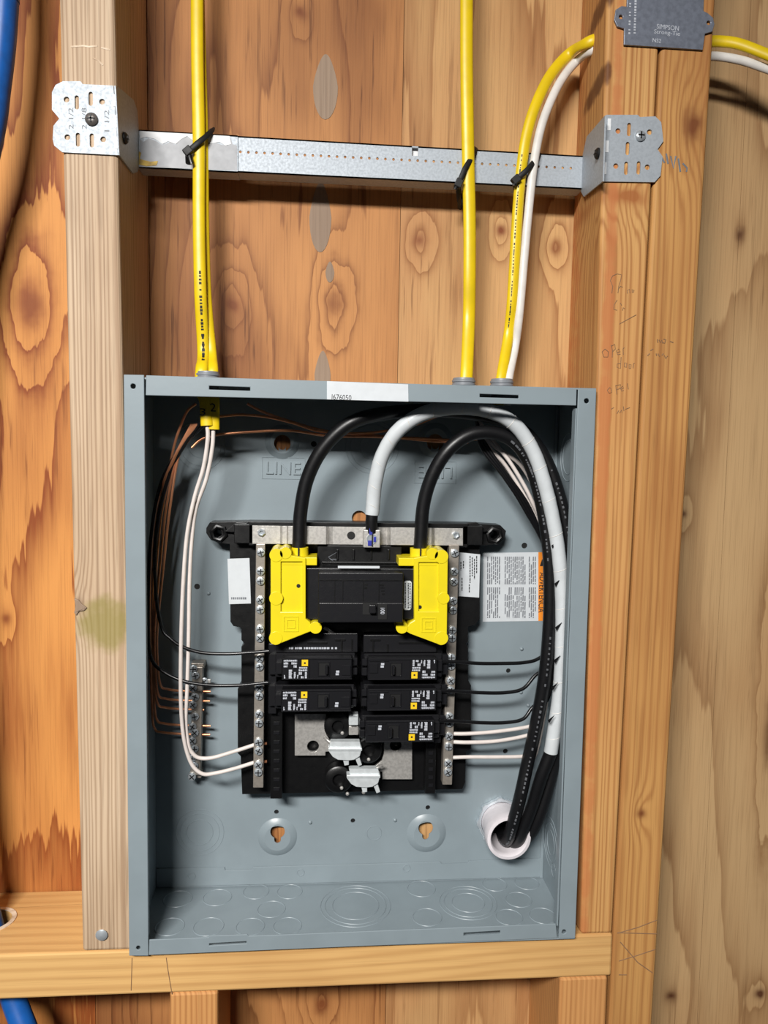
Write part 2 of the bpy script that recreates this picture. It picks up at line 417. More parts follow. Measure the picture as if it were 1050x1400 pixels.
def edge(p1, p2, Y, z):                  # point at height z on the line through two measured spots
    a, b = at(*p1, Y), at(*p2, Y); t = (z - a.z) / (b.z - a.z); q = a.lerp(b, t); return Vector((q.x, Y, z))
def stud(name, fl, fr, bl, br, z0, z1, m):
    c = []; n = 24
    for i in range(n + 1):
        z = z0 + (z1 - z0) * i / n
        c += [edge(*fl, YF, z), edge(*fr, YF, z), edge(*br, YP - 0.0003, z), edge(*bl, YP - 0.0003, z)]
    fs = [(0, 1, 2, 3), tuple(4 * n + j for j in (3, 2, 1, 0))]
    fs += [(4 * i + j, 4 * i + (j + 1) % 4, 4 * i + 4 + (j + 1) % 4, 4 * i + 4 + j) for i in range(n) for j in range(4)]
    return tag(MB().add(c, fs).build(name, m, None, None, 0.0028, 3), None, None, None, 'structure')
def same(e):                             # back edge straight behind a front edge
    a, b = at(*e[0], YF), at(*e[1], YF)
    def pix(p):
        d = W2C @ (Vector((p.x, YP, p.z)) - CPOS); return (525 + FPX * d.x / -d.z, 700 - FPX * d.y / -d.z)
    return (pix(a), pix(b))
eL0 = ((82, 60), (110, 1200)); eL1 = ((157, 50), (166, 450))
s_left = stud('stud_left', eL0, eL1, same(eL0), ((202, 100), (205, 400)), ZT, ZTOP, M_STUD_L)
s_left['label'] = 'greyish rough two-by-four stud on the left of the panel'
eR0 = ((829, 30), (816, 500)); eR1 = ((903, 30), (837.5, 1272)); eR1b = ((906, 30), (839.5, 1272)); eR2 = ((977, 30), (892, 1397))
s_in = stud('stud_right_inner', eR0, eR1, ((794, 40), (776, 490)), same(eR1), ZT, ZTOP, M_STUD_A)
s_in['label'] = 'pale stud touching the right side of the grey panel'
s_out = stud('stud_right_outer', eR1b, eR2, same(eR1b), same(eR2), ZBOT, ZTOP, M_STUD_B)
s_out['label'] = 'amber outer stud on the far right of the pair, running past the plate'
# horizontal plate with a drilled hole in the left bay
xpr = edge(*eR1b, YF, ZT - 0.02).x - 0.0006
hc = at_z(-9, 1258, ZT); hr = 0.0150
plate = MB().prism([(-1.3, YF), (xpr, YF), (xpr, YP - 0.0003), (-1.3, YP - 0.0003)], [circ(hc.x, hc.y, hr, 28)], ZT - 0.0375, ZT - 0.0002, 'XY').build('trim_1', M_PLATE, None, None, 0.0018)
tag(plate, 'horizontal two-by-four plate the panel and studs stand on', None, None, 'structure')
MB().prism(circ(hc.x, hc.y, hr + 0.0030, 28), [circ(hc.x, hc.y, hr - 0.0006, 28)], ZT - 0.0002, ZT + 0.0006, 'XY').build('hole_rim', M_PALE, plate, 'pale splintered rim of the drilled hole')
# cripple studs under the plate
for nm, p0, p1, lb in (('stud_lower_left', 232, 298, 'short stud below the plate under the left half of the panel'),
                       ('stud_lower_right', 764, 829, 'short stud below the plate left of the outer right stud')):
    a, b = at(p0, 1386, YF).x, at(p1, 1386, YF).x
    c = MB().box(a, b, YF, YP - 0.0003, ZBOT, ZT - 0.0378).build(nm, M_CRIP, None, None, 0.0022); tag(c, lb, None, None, 'structure')
# pencil marks and writing on the two right studs
def strokes(lst, Y, parent, name, wpx=1.1, m=M_PENC):
    mb = MB()
    for l in lst:
        mb.tube([at(x, y, Y) for x, y in l], wpx * 0.5 * mpp(l[0][0], l[0][1], Y), 5, r2=0.0002)
    return mb.build(name, m, parent)
def cv(l, ox, oy, k): return [[(ox + x / k, oy + y / k) for x, y in s] for s in l]
YW = YF - 0.0001
strokes(cv([[(105, 260), (112, 200), (92, 150), (110, 110), (150, 92), (190, 100), (180, 150), (165, 200), (158, 258)], [(160, 225), (180, 200), (200, 208)],
            [(240, 262), (238, 235), (258, 225), (262, 258)], [(283, 255), (280, 228), (298, 235), (292, 255)],
            [(150, 320), (125, 360), (122, 400), (150, 408)], [(178, 345), (190, 365)], [(198, 410), (204, 385), (218, 398)],
            [(170, 528), (240, 490), (318, 448)]], 820, 360, 6.364), YW, s_in, 'pencil_note')
strokes(cv([[(45, 745), (20, 770), (35, 815), (70, 815), (75, 770), (45, 745)], [(98, 710), (110, 760), (108, 818)], [(100, 720), (130, 705), (135, 745), (112, 768)],
            [(150, 775), (178, 770), (165, 745), (145, 760), (155, 795), (180, 790)], [(205, 795), (202, 745), (212, 732)],
            [(185, 815), (180, 915), (150, 905), (150, 875), (182, 870)], [(215, 900), (215, 865), (235, 868), (232, 905), (215, 900)], [(255, 915), (255, 878), (272, 880), (270, 915), (255, 915)], [(290, 912), (292, 875), (302, 868)]], 820, 360, 6.364), YW, s_in, 'pencil_note')
strokes(cv([[(85, 1080), (65, 1105), (80, 1130), (102, 1125), (98, 1090), (85, 1080)], [(138, 1060), (148, 1140)], [(138, 1065), (180, 1055), (175, 1090), (148, 1098)],
            [(182, 1095), (208, 1085), (198, 1068), (180, 1085), (190, 1112), (210, 1105)], [(240, 1045), (248, 1095)],
            [(100, 1268), (122, 1255)], [(150, 1308), (165, 1280)], [(172, 1302), (190, 1275), (192, 1298)], [(205, 1245), (210, 1285)], [(222, 1270), (262, 1255)]], 820, 360, 6.364), YW, s_in, 'pencil_note')
strokes(cv([[(500, 660), (505, 690)], [(515, 665), (525, 690), (540, 665), (545, 695)], [(555, 660), (575, 665), (565, 695), (550, 690)], [(610, 680), (640, 690)],
            [(490, 785), (495, 805)], [(505, 785), (520, 812)], [(540, 800), (555, 785)], [(560, 800), (575, 828), (590, 805)], [(415, 805), (435, 785)], [(440, 760), (465, 745)]], 820, 360, 6.364), YW, s_out, 'pencil_note', 1.5)
strokes(cv([[(910, 490), (980, 470), (1045, 445)], [(910, 488), (1045, 492)], [(920, 520), (980, 590), (1030, 625)], [(915, 585), (980, 565), (1040, 545)], [(915, 632), (942, 632)]], 480, 1080, 2.5), YW, s_out, 'pencil_cross', 1.4)
strokes(cv([[(612, 640), (625, 668)], [(632, 630), (640, 672)], [(650, 640), (662, 690), (672, 640)], [(682, 650), (690, 705)], [(700, 670), (718, 690), (715, 705)]], 700, 0, 3), YW, s_out, 'smudged_stamp', 2.6, M_PRINT)
strokes(cv([[(102, 110), (112, 180), (122, 240), (132, 298)]], 200, 1280, 3.75), YW, plate, 'pencil_line', 1.2)
strokes(cv([[(60, 670), (58, 740), (56, 800)]], 160, 1080, 2.917), YW, plate, 'pencil_line', 1.2)
strokes(cv([[(290, 192), (340, 188), (365, 192), (400, 188)], [(415, 195), (452, 205)], [(380, 238), (400, 245), (422, 268)]], 0, 0, 3), YW, s_left, 'pale_scuff', 2.6, M_PALE)
# bright nail in the left stud foot, torn knot on its edge
nl = at(139, 1278, YF - 0.001)
MB().lathe([(0.0045, 0), (0.0048, 0.0006), (0.003, 0.0016), (0.0, 0.0019)], nl, (0, -1, 0), 12).build('nail_head', M_ZINC, s_left, 'shiny nail head')
MB().prism(xz([(101, 818), (107, 820), (112, 826), (119, 831), (115, 835), (108, 836), (104, 842), (101, 838), (103, 829)], YF - .0012), (), YF - .0012, YF + .002).build('torn_knot', M_PATCH, s_left, 'torn grey knot on the stud edge', .0006)
# ------------------------------------------------------------------ blue pipe in the left bay
pth = [at(10, -700, .045), at(8, -60, .045), at(7, 0, .045), at(3, 60, .045), at(-4, 120, .045), at(-14, 190, .046), at(-60, 420, .05), at(-70, 800, .05), at(-42, 1120, .05), Vector((hc.x - 0.004, hc.y, ZT + 0.004)),
       at(6, 1325, .047), at(20, 1370, .04), at(42, 1430, .03), at(60, 1500, .03), at(66, 1700, .03), at(66, 2050, .03), at(66, 2500, .03)]
MBp = MB().tube(catmull(pth, 6), 0.0098, 16)
tag(MBp.build('blue_pipe', M_BLUE), 'blue plastic pipe at the left edge passing through the wooden plate', 'pipe')

# ------------------------------------------------------------------ telescoping mounting bar with two end brackets
XL = edge(*eL1, YF, 0.45).x + 0.0012; XR = edge(*eR0, YF, 0.45).x - 0.0012
SL = (edge((202, 100), (205, 400), YP, 0.45).x + 0.0012 - XL) / (YP - YF); SR = (edge((794, 40), (776, 490), YP, 0.45).x - 0.0012 - XR) / (YP - YF)
def at_side(px, py, X, sl):             # spot on the slightly twisted inner side of a stud
    r = ray(px, py); return CPOS + r * ((X + sl * (CPOS.y - YF) - CPOS.x) / (r.x - sl * r.y))
YBL = at_side(188, 205, XL, SL).y; YBR = at_side(797, 236, XR, SR).y
YBAR = 0.5 * (YBL + YBR); print('bar depth', YBL, YBR)
bar = thing('mounting_bar', at(500, 215, YBAR), 'galvanised telescoping steel mounting bar spanning the two studs above the panel', 'bar')
def barpt(t, top, Y=YBAR):              # t = photo column
    k = (t - 190) / (797 - 190)
    return at(t, (178 + 35 * k) if top else (229 + 30 * k), Y)
def bar_face(x0, x1, holes, Y, lab, m, inset=0.0):
    o = [barpt(x0, True, Y), barpt(x1, True, Y), barpt(x1, False, Y), barpt(x0, False, Y)]
    mb = MB().prism([(p.x, p.z - (inset if i < 2 else -inset)) for i, p in enumerate(o)], holes, Y, Y + 0.0012)
    a, b, c, d = o
    for (p, q, s_) in ((a, b, -1), (d, c, 1)):       # top and bottom flanges run back towards the sheathing
        dz = s_ * (inset)
        p = Vector((p.x, Y, p.z + dz)); q = Vector((q.x, Y, q.z + dz)); t = 0.0012 * s_
        mb.hexa([p, q, q + Vector((0, .017, 0)), p + Vector((0, .017, 0)), p + Vector((0, 0, t)), q + Vector((0, 0, t)), q + Vector((0, .017, t)), p + Vector((0, .017, t))])
    return mb.build('channel', m, bar, lab)
holes = []
for i in range(43):
    px = 328.6 + 11.02 * i
    if px > 786: break
    k = (px - 328.6) / (624 - 328.6); p = at(px, 207.6 + 14.6 * k, YBAR); holes.append(circ(p.x, p.z, 0.00115, 8))
p = at(567.5, 206.5, YBAR); holes.append([(p.x - .0026, p.z - .0038), (p.x + .0026, p.z - .0038), (p.x + .0026, p.z + .0038), (p.x - .0026, p.z + .0038)])
bar_face(300, 797, holes, YBAR, 'inner perforated channel', M_GALV)
bar_face(189, 325, [], YBAR - 0.0015, 'outer channel sleeve', M_GALV, -0.0004)
q = at(567.5, 208, YBAR + 0.004); MB().box(q.x - .0024, q.x + .0024, q.y, q.y + .001, q.z - .003, q.z + .004).build('bent_tab', M_RESID, bar)
Yl = YBAR - 0.0017
MB().prism(xz([(191, 190), (196, 194), (203, 189), (212, 192), (222, 198), (232, 194), (240, 198), (248, 190), (256, 187), (268, 190), (282, 196), (292, 194), (303, 198), (312, 199), (315, 188), (318, 197), (324, 199), (324, 233), (191, 228)], Yl), (), Yl, Yl + 0.0002).build('label_backing', M_GLUE, bar, 'grey backing of a torn-off label')
MB().prism(xz([(190, 179), (314, 186), (316, 197), (308, 199), (300, 194), (288, 196), (276, 190), (264, 192), (256, 186), (248, 190), (240, 197), (230, 193), (222, 197), (212, 190), (200, 187), (192, 189)], Yl - .0002), (), Yl - .0002, Yl).build('torn_label', M_RESID, bar, 'torn white label residue')
MB().prism(xz([(189, 206), (193, 209), (191, 217), (197, 219), (206, 221), (216, 220), (214, 226), (200, 227), (190, 225)], Yl - .0003), (), Yl - .0003, Yl).build('paint_smear', M_PAINT, bar, 'yellow paint smear')
def cross_screw(name, p, r, parent, m, axis=(0, -1, 0), lab=None):
    mb = MB().lathe([(r, 0), (r * 1.02, r * .25), (r * .75, r * .55), (r * .3, r * .62), (0, r * .62)], p, axis, 18)
    s1 = mb.build(name, m, parent, lab)
    ax = Vector(axis); u = ax.orthogonal().normalized(); v = ax.cross(u); mm = MB()
    for a, b in ((u + v, u - v), (u - v, u + v)):
        a = a.normalized(); b = b.normalized(); o = Vector(p) + ax * (r * .5); c = []
        for h in (0, r * .2):
            c += [o + a * r * .6 + b * r * .13 + ax * h, o - a * r * .6 + b * r * .13 + ax * h, o - a * r * .6 - b * r * .13 + ax * h, o + a * r * .6 - b * r * .13 + ax * h]
        mm.hexa(c)
    mm.build('screw_recess', M_DARK, s1 if parent.parent is None else parent)
    return s1
def bracket(pts, hol, slots, side, X, sx, label, slot_glints):
    Yp = YF - 0.0016
    hs = [circ(at(x, y, Yp).x, at(x, y, Yp).z, 0.0021, 10) for x, y in hol]
    hs += [slot(at(x, y, Yp).x, at(x, y, Yp).z, 0.0031, 0.0100) for x, y in slots]
    pl = MB().prism(xz(pts, Yp), hs, Yp, Yp + 0.0014).build('front_plate', M_GALV, bar, label)
    sl = SL if sx > 0 else SR
    P = [at_side(x, y, X, sl) for x, y in side]
    sp = MB().prism([(p.y, p.z) for p in P], (), X, X + 0.0012 * sx, 'YZ').build('side_plate', M_GALV, bar)
    for v in sp.data.vertices: v.co.x += sl * (v.co.y - YF)
    mb = MB()
    for x, y in slot_glints: mb.pxbox(x - 2.2, y - 8, x + 2.2, y + 8, Yp - 0.0003, Yp)
    mb.build('fold_slot_highlight', M_RESID if sx < 0 else M_ALU, bar)  # bright bars laid on as painted highlights at the fold slots
    return pl
bl = bracket([(86, 111), (110, 111), (113, 115), (155, 117), (161, 212), (85, 208), (74, 199), (72, 190), (73, 172), (81, 162), (71, 150), (71, 126), (76, 116)],
        [(91, 136), (139.5, 139), (92, 187.5), (141, 190.5)], [(105, 140), (124, 135), (106.5, 191), (125.5, 192)],
        [(156, 117), (160, 119), (181, 137), (186, 152), (188, 178), (188.5, 229), (186, 235), (180, 237), (161, 212)], XL, 1, 'left bracket face screwed to the stud', [(156.5, 137), (157.5, 166), (158.5, 195)])
br = bracket([(829, 157), (872, 157), (875, 160), (896, 159), (904, 167), (907, 193), (899, 204), (906, 214), (903, 240), (895, 249), (825, 248)],
        [(845, 179), (888, 180.5), (842, 227), (885, 228.5)], [(860, 177), (858, 203), (856, 230), (873, 229.5)],
        [(829, 158), (804, 187), (798, 214), (796, 262), (800, 269), (826, 248)], XR, -1, 'right bracket face screwed to the stud', [(833, 170), (830, 200), (827, 230)])
cross_screw('bracket_screw', at(125.5, 163.5, YF - .0016), .0046, bar, M_SCREWD)
cross_screw('bracket_screw', at(875, 186, YF - .0016), .0042, bar, M_ZINC)
cross_screw('side_screw', at_side(170, 189, XL + .0014, SL), .0042, bar, M_DARK, (1, 0, 0))
cross_screw('side_screw', at_side(818, 210, XR - .0014, SR), .0042, bar, M_DARK, (-1, 0, 0))
Yt = YF - 0.00165
for txt, x, y in (('2 1/2', 97, 162), ('2 1/8', 115, 162), ('1 1/2', 146, 165)):
    write(txt, 0.0034, at(x, y, Yt), M_PRINT, bl, -90, 'stamped_number', 0.0001, width=0.0150)

# ------------------------------------------------------------------ nail plate over the bored hole
Yn = YF - 0.0022
npl = thing('stud_guard', at(908, 40, Yn), 'dark galvanised steel nail guard plate across the two right studs at the top', 'plate')
ears = [at(849, 23, Yn), at(969, 31, Yn)]
ol = xz([(860, -66), (965, -58), (962, 15), (968, 18), (975, 24), (977, 33), (974, 43), (964, 46), (961, 68), (853, 61), (853.5, 39), (844, 36), (840, 27), (842, 13), (850, 8), (857, 9)], Yn)
npb = MB().prism(ol, [circ(e.x, e.z, .0016, 12) for e in ears], Yn, Yn + .0016).build('plate_body', M_GALVD, npl, None, .0003)
Yt = Yn - .00005
write('SIMPSON', .0035, at(913, 37.5, Yt), M_PWHITE, npb, 2, 'stamped_lettering', .0001, width=.0175)
write('Strong-Tie', .0040, at(912, 45.5, Yt), M_PWHITE, npb, 2, 'stamped_lettering', .0001, width=.0205)
write('NS2', .0030, at(898, 55.5, Yt), M_PWHITE, npb, 2, 'stamped_lettering', .0001, width=.0066)
mb = MB()
for k in range(22):
    y = -40 + 4.0 * k; x = 869 - 0.03 * y
    mb.pxbox(x - 1.4, y, x + 1.4, y + random.uniform(1.6, 3.2), Yt - .0001, Yt)
    if k % 3 != 1: mb.pxbox(x - 8.5, y, x - 6, y + random.uniform(1.5, 3.2), Yt - .0001, Yt)
mb.build('stamped_marks', M_PWHITE, npb)
# ------------------------------------------------------------------ the grey panel box
box = thing('panel_box', (0, 0.045, -BZ), 'open grey steel electrical panel box mounted between the studs', 'panel box')
YBK = YB + 0.0012
def hole_at(px, py, rpx, Y=YB, n=12):
    p = at(px, py, Y); return circ(p.x, p.z, rpx * mpp(px, py, Y), n)
def keyhole(px, py, R, r, L, Y=YB):     # round head with a slot below
    s_ = mpp(px, py, Y); p = at(px, py, Y); R *= s_; r *= s_; L *= s_
    a0 = math.asin(r / R); out = []
    for i in range(17):
        a = -math.pi / 2 + a0 + (2 * math.pi - 2 * a0) * i / 16; out.append((p.x + R * math.cos(a), p.z + R * math.sin(a)))
    for i in range(7):
        a = math.pi + math.pi * i / 6; out.append((p.x + r * math.cos(a), p.z - L + r * math.sin(a)))
    return out
DOMES = [(386, 604, 24, 16, 386, 606, 11.5, 5, 4), (595, 602, 24, 16, 595, 605, 11.5, 5, 4), (379.5, 1144, 27, 17.5, 379.5, 1137, 10, 4.5, 12), (583, 1139, 27, 17.5, 582, 1132, 10, 4.5, 12)]
KH = [hole_at(d[0], d[1], d[3] + 4, YB, 28) for d in DOMES] + [keyhole(491, 708, 10, 7, 9)]
SMALL = [(429, 607, 4), (378, 1110, 3.2), (585, 1104, 3.2), (482.5, 1122, 3.2), (717, 746, 4), (269.5, 802, 4), (695, 917, 3.2), (691, 1027, 3.4)]
cond = at(684, 1121, YB); CR = 0.0186
bp = MB().prism([(-BX, -BZ), (BX, -BZ), (BX, BZ), (-BX, BZ)], KH + [hole_at(*h) for h in SMALL] + [circ(cond.x, cond.z, CR - .0006, 28)], YB, YBK).build('back_panel', M_GREY, box)
for hx, hy, hr_ in SMALL:
    k = mpp(hx, hy, YB); MB().lathe([(hr_ * k * 1.25, 0), (hr_ * k * 1.25, .0009), (0, .0009)], at(hx, hy, YB) + Vector((0, .0022, 0)), (0, -1, 0), 12).build('hole_shade_disc', M_DARK, bp)  # dark disc added behind each small hole to stand in for its shade
MB().box(-BX, -BX + .0013, 0.0011, YB, -BZ, BZ).build('side_wall', M_GREY, box, 'left side wall')
rw = MB().box(BX - .0013, BX, 0.0011, YB, -BZ, BZ).build('side_wall', M_GREY, box, 'right side wall')
bw = MB().box(-BX + .0013, BX - .0013, 0.0011, YB, -BZ, -BZ + .0013).build('bottom_wall', M_GREY, box)
tw = MB().box(-BX + .0013, BX - .0013, 0.0011, YB, BZ - .0013, BZ).build('top_wall', M_GREY, box)
def flange(pts, holes, name, lab, Y0=0.0):
    return MB().prism(xz(pts, Y0), holes, Y0, Y0 + .0012).build(name, M_GREY, box, lab, .0005)
flange([(169, 512), (197, 512.5), (203, 1307), (176.5, 1307)], [hole_at(182, 528, 3.6, 0), hole_at(189, 1296, 3, 0)], 'front_flange', 'left front flange')
flange([(790.5, 532), (815.5, 533), (786.5, 1283), (764, 1283.5)], [hole_at(802, 548, 3.4, 0), hole_at(771, 1274, 3, 0)], 'front_flange', 'right front flange')
def slab_slot(x0, y0, x1, y1):
    return xz([(x0, y0), (x1, y0 + (y1 - y0) * .05 + .03 * (x1 - x0)), (x1, y1 + .03 * (x1 - x0)), (x0, y1)], 0)
tf = flange([(199.5, 513), (788.5, 532), (788, 554.5), (199, 540.5)], [slab_slot(286, 527.5, 342, 532.5), slab_slot(656, 538.5, 709, 543)], 'front_flange', 'top front flange')
bf = flange([(204, 1285), (285, 1281.5), (286, 1279.5), (338, 1277.5), (340, 1279.8), (760, 1263), (762, 1282.5), (203.5, 1306)],
       [xz([(286, 1290), (337, 1287), (337, 1290.2), (286, 1293.2)], 0), xz([(634, 1275.5), (684, 1272.5), (684, 1276.8), (634, 1279.8)], 0)], 'front_flange', 'bottom front flange')
# inward returns behind the flange edges
mb = MB()
a = at(198, 900, 0).x; b = at(775, 900, 0).x
mb.box(a - .0012, a, .0012, .009, -BZ + .012, BZ - .016); mb.build('flange_return', M_GREY, box)
MB().box(b, b + .0012, .0012, .009, -BZ + .012, BZ - .016).build('flange_return', M_GREY, box)
# sticker on the top flange
sy = -0.00025
st = MB().prism(xz([(447, 521), (558, 525.5), (558.5, 549), (447, 546)], sy), (), sy, -.00002).build('sticker', M_STICK, box, 'white serial number sticker')
write('I676050', .0042, at(467, 543.3, sy), M_INK, st, 1.5, 'serial_number', .00008, width=.0150)
# raised bottom tab, folded corner strip
MB().prism(xz([(214, 1188), (307, 1186), (308, 1190), (345, 1189), (346, 1185.5), (602, 1178.5), (604, 1181), (640, 1180), (641, 1177), (741, 1173.5), (742, 1199), (214, 1213)], YB - .0012), [], YB - .0012, YB).build('bottom_tab', M_GREY, box, None, .0003)
for x, y in ((262, 1198), (411, 1193), (556, 1187)):
    MB().ring(at(x, y, YB - .0012), .0032, .0005, seg=18).build('rivet', M_GREY, box)
MB().box(BX - .0042, BX - .0013, YB - .0016, YB, -BZ + .0013, BZ - .0013).build('corner_strip', M_GREY, box, None, .0006)
# knockouts
def knock(c, radii, axis, parent, thick=.0004):
    mb = MB()
    for r in radii: mb.ring(c, r, thick, axis, 32, 6)
    return mb.build('knockout', M_GREY, parent)
for x, y, rr in ((274, 609, (34, 28, 17)), (509, 611, (36, 30, 17)), (273, 1138, (33, 27, 18)), (511.5, 1139, (10,))):
    k = mpp(x, y, YB); knock(at(x, y, YB), [r * k for r in rr], (0, -1, 0), bp)
zb = -BZ + .0013
for x, y, rr in ((297, 1227, (.0125,)), (350, 1219, (.0115,)), (396, 1219, (.0112,)), (371, 1243, (.0120,)), (243, 1229, (.0125,)), (232, 1267, (.012,)), (285, 1267, (.0125,)),
                 (342, 1267, (.0118,)), (393, 1266, (.0118,)), (486, 1238, (.031, .027, .0205)), (576, 1215, (.0128,)), (640, 1234, (.0255, .0215, .0145)), (584, 1254, (.0125,)),
                 (676, 1209, (.0112,)), (720, 1207, (.0112,)), (709, 1230, (.0116,)), (696, 1254, (.0115,)), (742, 1252, (.0115,))):
    knock(at_z(x, y, zb), rr, (0, 0, 1), bw, .0005)
for x, y, rr in ((753, 1152, (.022, .017, .011)), (777, 625, (.021, .015)), (757, 1190, (.006,))):
    knock(at_x(x, y, BX - .0013), rr, (-1, 0, 0), rw)
# raised domes that carry the keyholes
for x, y, R, ri, kx, ky, kR, kr, kL in DOMES:
    k = mpp(x, y, YB); dh = .0030; h = at(kx, ky, YB - dh); c = at(x, y, YB)
    mb = MB(); seg = 40; prof = [(R * k * 1.02, -.0004), (R * k * .97, .0003), (R * k * .87, .0013), (R * k * .76, .0023), (ri * k, dh)]
    vs = [(c.x + r * math.cos(2 * math.pi * j / seg), c.y - hh, c.z + r * math.sin(2 * math.pi * j / seg)) for r, hh in prof for j in range(seg)]
    mb.add(vs, [(i * seg + j, i * seg + (j + 1) % seg, (i + 1) * seg + (j + 1) % seg, (i + 1) * seg + j) for i in range(len(prof) - 1) for j in range(seg)], True)
    mb.prism(circ(c.x, c.z, ri * k, 40), [keyhole(kx, ky, kR, kr, kL, YB - dh)], c.y - dh, c.y - dh + .001)
    mb.build('keyhole_dome', M_GREY, bp)
for x, y in ((424, 1124), (540, 1121), (285, 811), (713, 887), (712, 946), (722, 964)):
    k = mpp(x, y, YB); MB().lathe([(2.8 * k, 0), (2.4 * k, .0010), (1.2 * k, .0016), (0, .0017)], at(x, y, YB), (0, -1, 0), 12).build('rivet', M_GREY, bp)
# embossed LINE in a raised frame; the right one stands on its head
for cx, cy, rot, w_ in ((387.5, 640, 1, 59), (595, 645.5, 181, 57)):
    k = mpp(cx, cy, YB); c = at(cx, cy, YB); fr = MB()
    hw, hh, t = w_ / 2 * k, 15 * k, .00045
    fr.prism([(c.x - hw, c.z - hh), (c.x + hw, c.z - hh), (c.x + hw, c.z + hh), (c.x - hw, c.z + hh)], [[(c.x - hw + t, c.z - hh + t), (c.x + hw - t, c.z - hh + t), (c.x + hw - t, c.z + hh - t), (c.x - hw + t, c.z + hh - t)]], YB - .0005, YB)
    f = fr.build('embossed_frame', M_GREY, bp)
    write('LINE', .0108, c, M_GREY, bp, rot, 'embossed_lettering', .0014, width=.0300)
# warning label on the back
lb_ = MB().prism(xz([(661, 756), (736, 755), (736, 849), (660, 850)], YB - .0002), (), YB - .0002, YB).build('warning_label', M_STICK, box, 'white warning label full of small print')
MB().prism(xz([(736, 755), (746, 755), (746, 848.5), (736, 849)], YB - .0002), (), YB - .0002, YB).build('orange_stripe', M_ORANGE, lb_)
mb = MB()
for c0, c1 in ((666, 683), (690, 718), (723, 733)):
    x = c0
    while x < c1:
        for y0, y1 in ((761, 799), (803, 845)):
            y = y0
            while y < y1:
                L = random.uniform(3, 11); e = min(y + L, y1)
                if random.random() < .86: mb.pxbox(x, y, x + 1.5, e, YB - .00026, YB - .0002)
                y = e + 1.0
        x += 2.7
mb.build('small_print', M_PRINT, lb_)
write('ADVERTENCIA', .0058, at(741, 810, YB - .0002), M_INK, lb_, 90, 'warning_heading', .00008, width=.0375, bold=.008)
MB().prism(xz([(738, 774), (745, 774), (745, 763), (741, 765)], YB - .00028), (), YB - .00028, YB - .0002).build('warning_triangle', M_INK, lb_)

# ------------------------------------------------------------------ black interior base with bus work
inn = thing('panel_interior', at(490, 1080, .085), 'black plastic interior base with silver straps and terminal bars inside the panel', 'panel interior')
YI = .073
base = MB().prism(xz([(314, 744), (298, 742), (288, 738), (282, 729), (282, 722), (287, 714), (340, 713), (640, 715.5), (684, 718), (692, 726), (690, 735), (682, 744), (656, 746), (656, 846), (650, 854), (640, 857), (640, 877), (637, 880),
            (640, 884), (640, 930), (644, 937), (644, 1024), (637, 1028), (636, 1070), (632, 1079), (480, 1083), (331, 1086), (329, 1034), (325, 1030), (325, 942), (330, 935), (330, 884), (334, 880), (330, 875), (330, 858), (319, 856), (315, 850)], YI),
            [circ(at(298, 729, YI).x, at(298, 729, YI).z, .0034, 12), circ(at(676, 732, YI).x, at(676, 732, YI).z, .0034, 12)], YI, YB - .0004).build('base', M_BLK, inn, None, .0012)
def blk(name, x0, y0, x1, y1, Y0, Y1, m=M_BLK, parent=None, bev=.0006, lab=None):
    return MB().pxbox(x0, y0, x1, y1, Y0, Y1).build(name, m, parent or inn, lab, bev)
# ears: raised collar and wedge
for cx, cy, s_ in ((299, 729, 1), (676, 732, -1)):
    MB().ring(at(cx, cy, YI - .0005), .0062, .0022, seg=6, ms=8).build('mounting_ear', M_BLK, inn)
    MB().prism(xz([(cx + s_ * 8, 727), (cx + s_ * 24, 714), (cx + s_ * 40, 715), (cx + s_ * 20, 728)], YI - .005), (), YI - .005, YI).build('ear_wedge', M_BLK, inn, None, .0005)
blk('ridge', 320, 717, 346, 743, .062, YI); blk('ridge', 632, 719, 660, 745, .062, YI)
blk('crossbeam', 340, 714.5, 640, 747, .062, YI)
blk('ridge', 434, 746, 549, 774, .052, YI)
for x in (460, 482, 506, 530): blk('rib', x, 751, x + 3, 766, .0505, .052)
blk('rib', 440, 768, 546, 771, .0490, .052)
strokes(cv([[(140, 540), (225, 490), (215, 600), (150, 545)], [(160, 560), (235, 560)]], 430, 690, 7.5), .0518, inn, 'moulded_arrow', 1.0, M_PRINT)
# silver neutral strap across the top
def strap():
    prof = [(345, .0585), (383, .0585), (386, .0505), (392, .0505), (394, .0475), (446, .0475), (450, .0560), (455, .0540), (520, .0540), (529, .0560), (534, .0475), (582, .0475), (584, .0505), (590, .0505), (594, .0585), (633, .0585)]
    mb = MB(); vs = []
    for x, Y in prof:
        k = (x - 345) / 288; t = at(x, 718.5 + 4 * k, Y); b = at(x, 743.5 + 2.5 * k, Y)
        vs += [t, b, b + Vector((0, .0016, 0)), t + Vector((0, .0016, 0))]
    fs = [(0, 1, 2, 3)]; n = len(prof)
    for i in range(n - 1):
        for j in range(4):
            fs.append((4 * i + j, 4 * i + (j + 1) % 4, 4 * i + 4 + (j + 1) % 4, 4 * i + 4 + j))
    fs.append(tuple(4 * (n - 1) + j for j in (3, 2, 1, 0)))
    return mb.add(vs, fs).build('neutral_strap', M_ALU, inn, 'silver strap joining the two terminal bars', .0004)
strap_o = strap()
for x, y in ((357.5, 728), (623, 731.5)):
    p = at(x, y, .0583)
    MB().lathe([(.0034, 0), (.0034, .0014), (.0027, .0020), (.0018, .0020), (.0016, .0008), (0, .0008)], p, (0, -1, 0), 6, False).build('hex_screw', M_ZINC, strap_o)
MB().lathe([(.0034, 0), (.0034, .0004), (0, .0004)], at(480, 732, .0539), (0, -1, 0), 20).build('strap_hole', M_DARK, strap_o)
lug = blk('neutral_lug', 497, 724.5, 520, 749, .0420, .0540, M_ALU, inn, .0008, 'silver lug clamping the white taped cable')
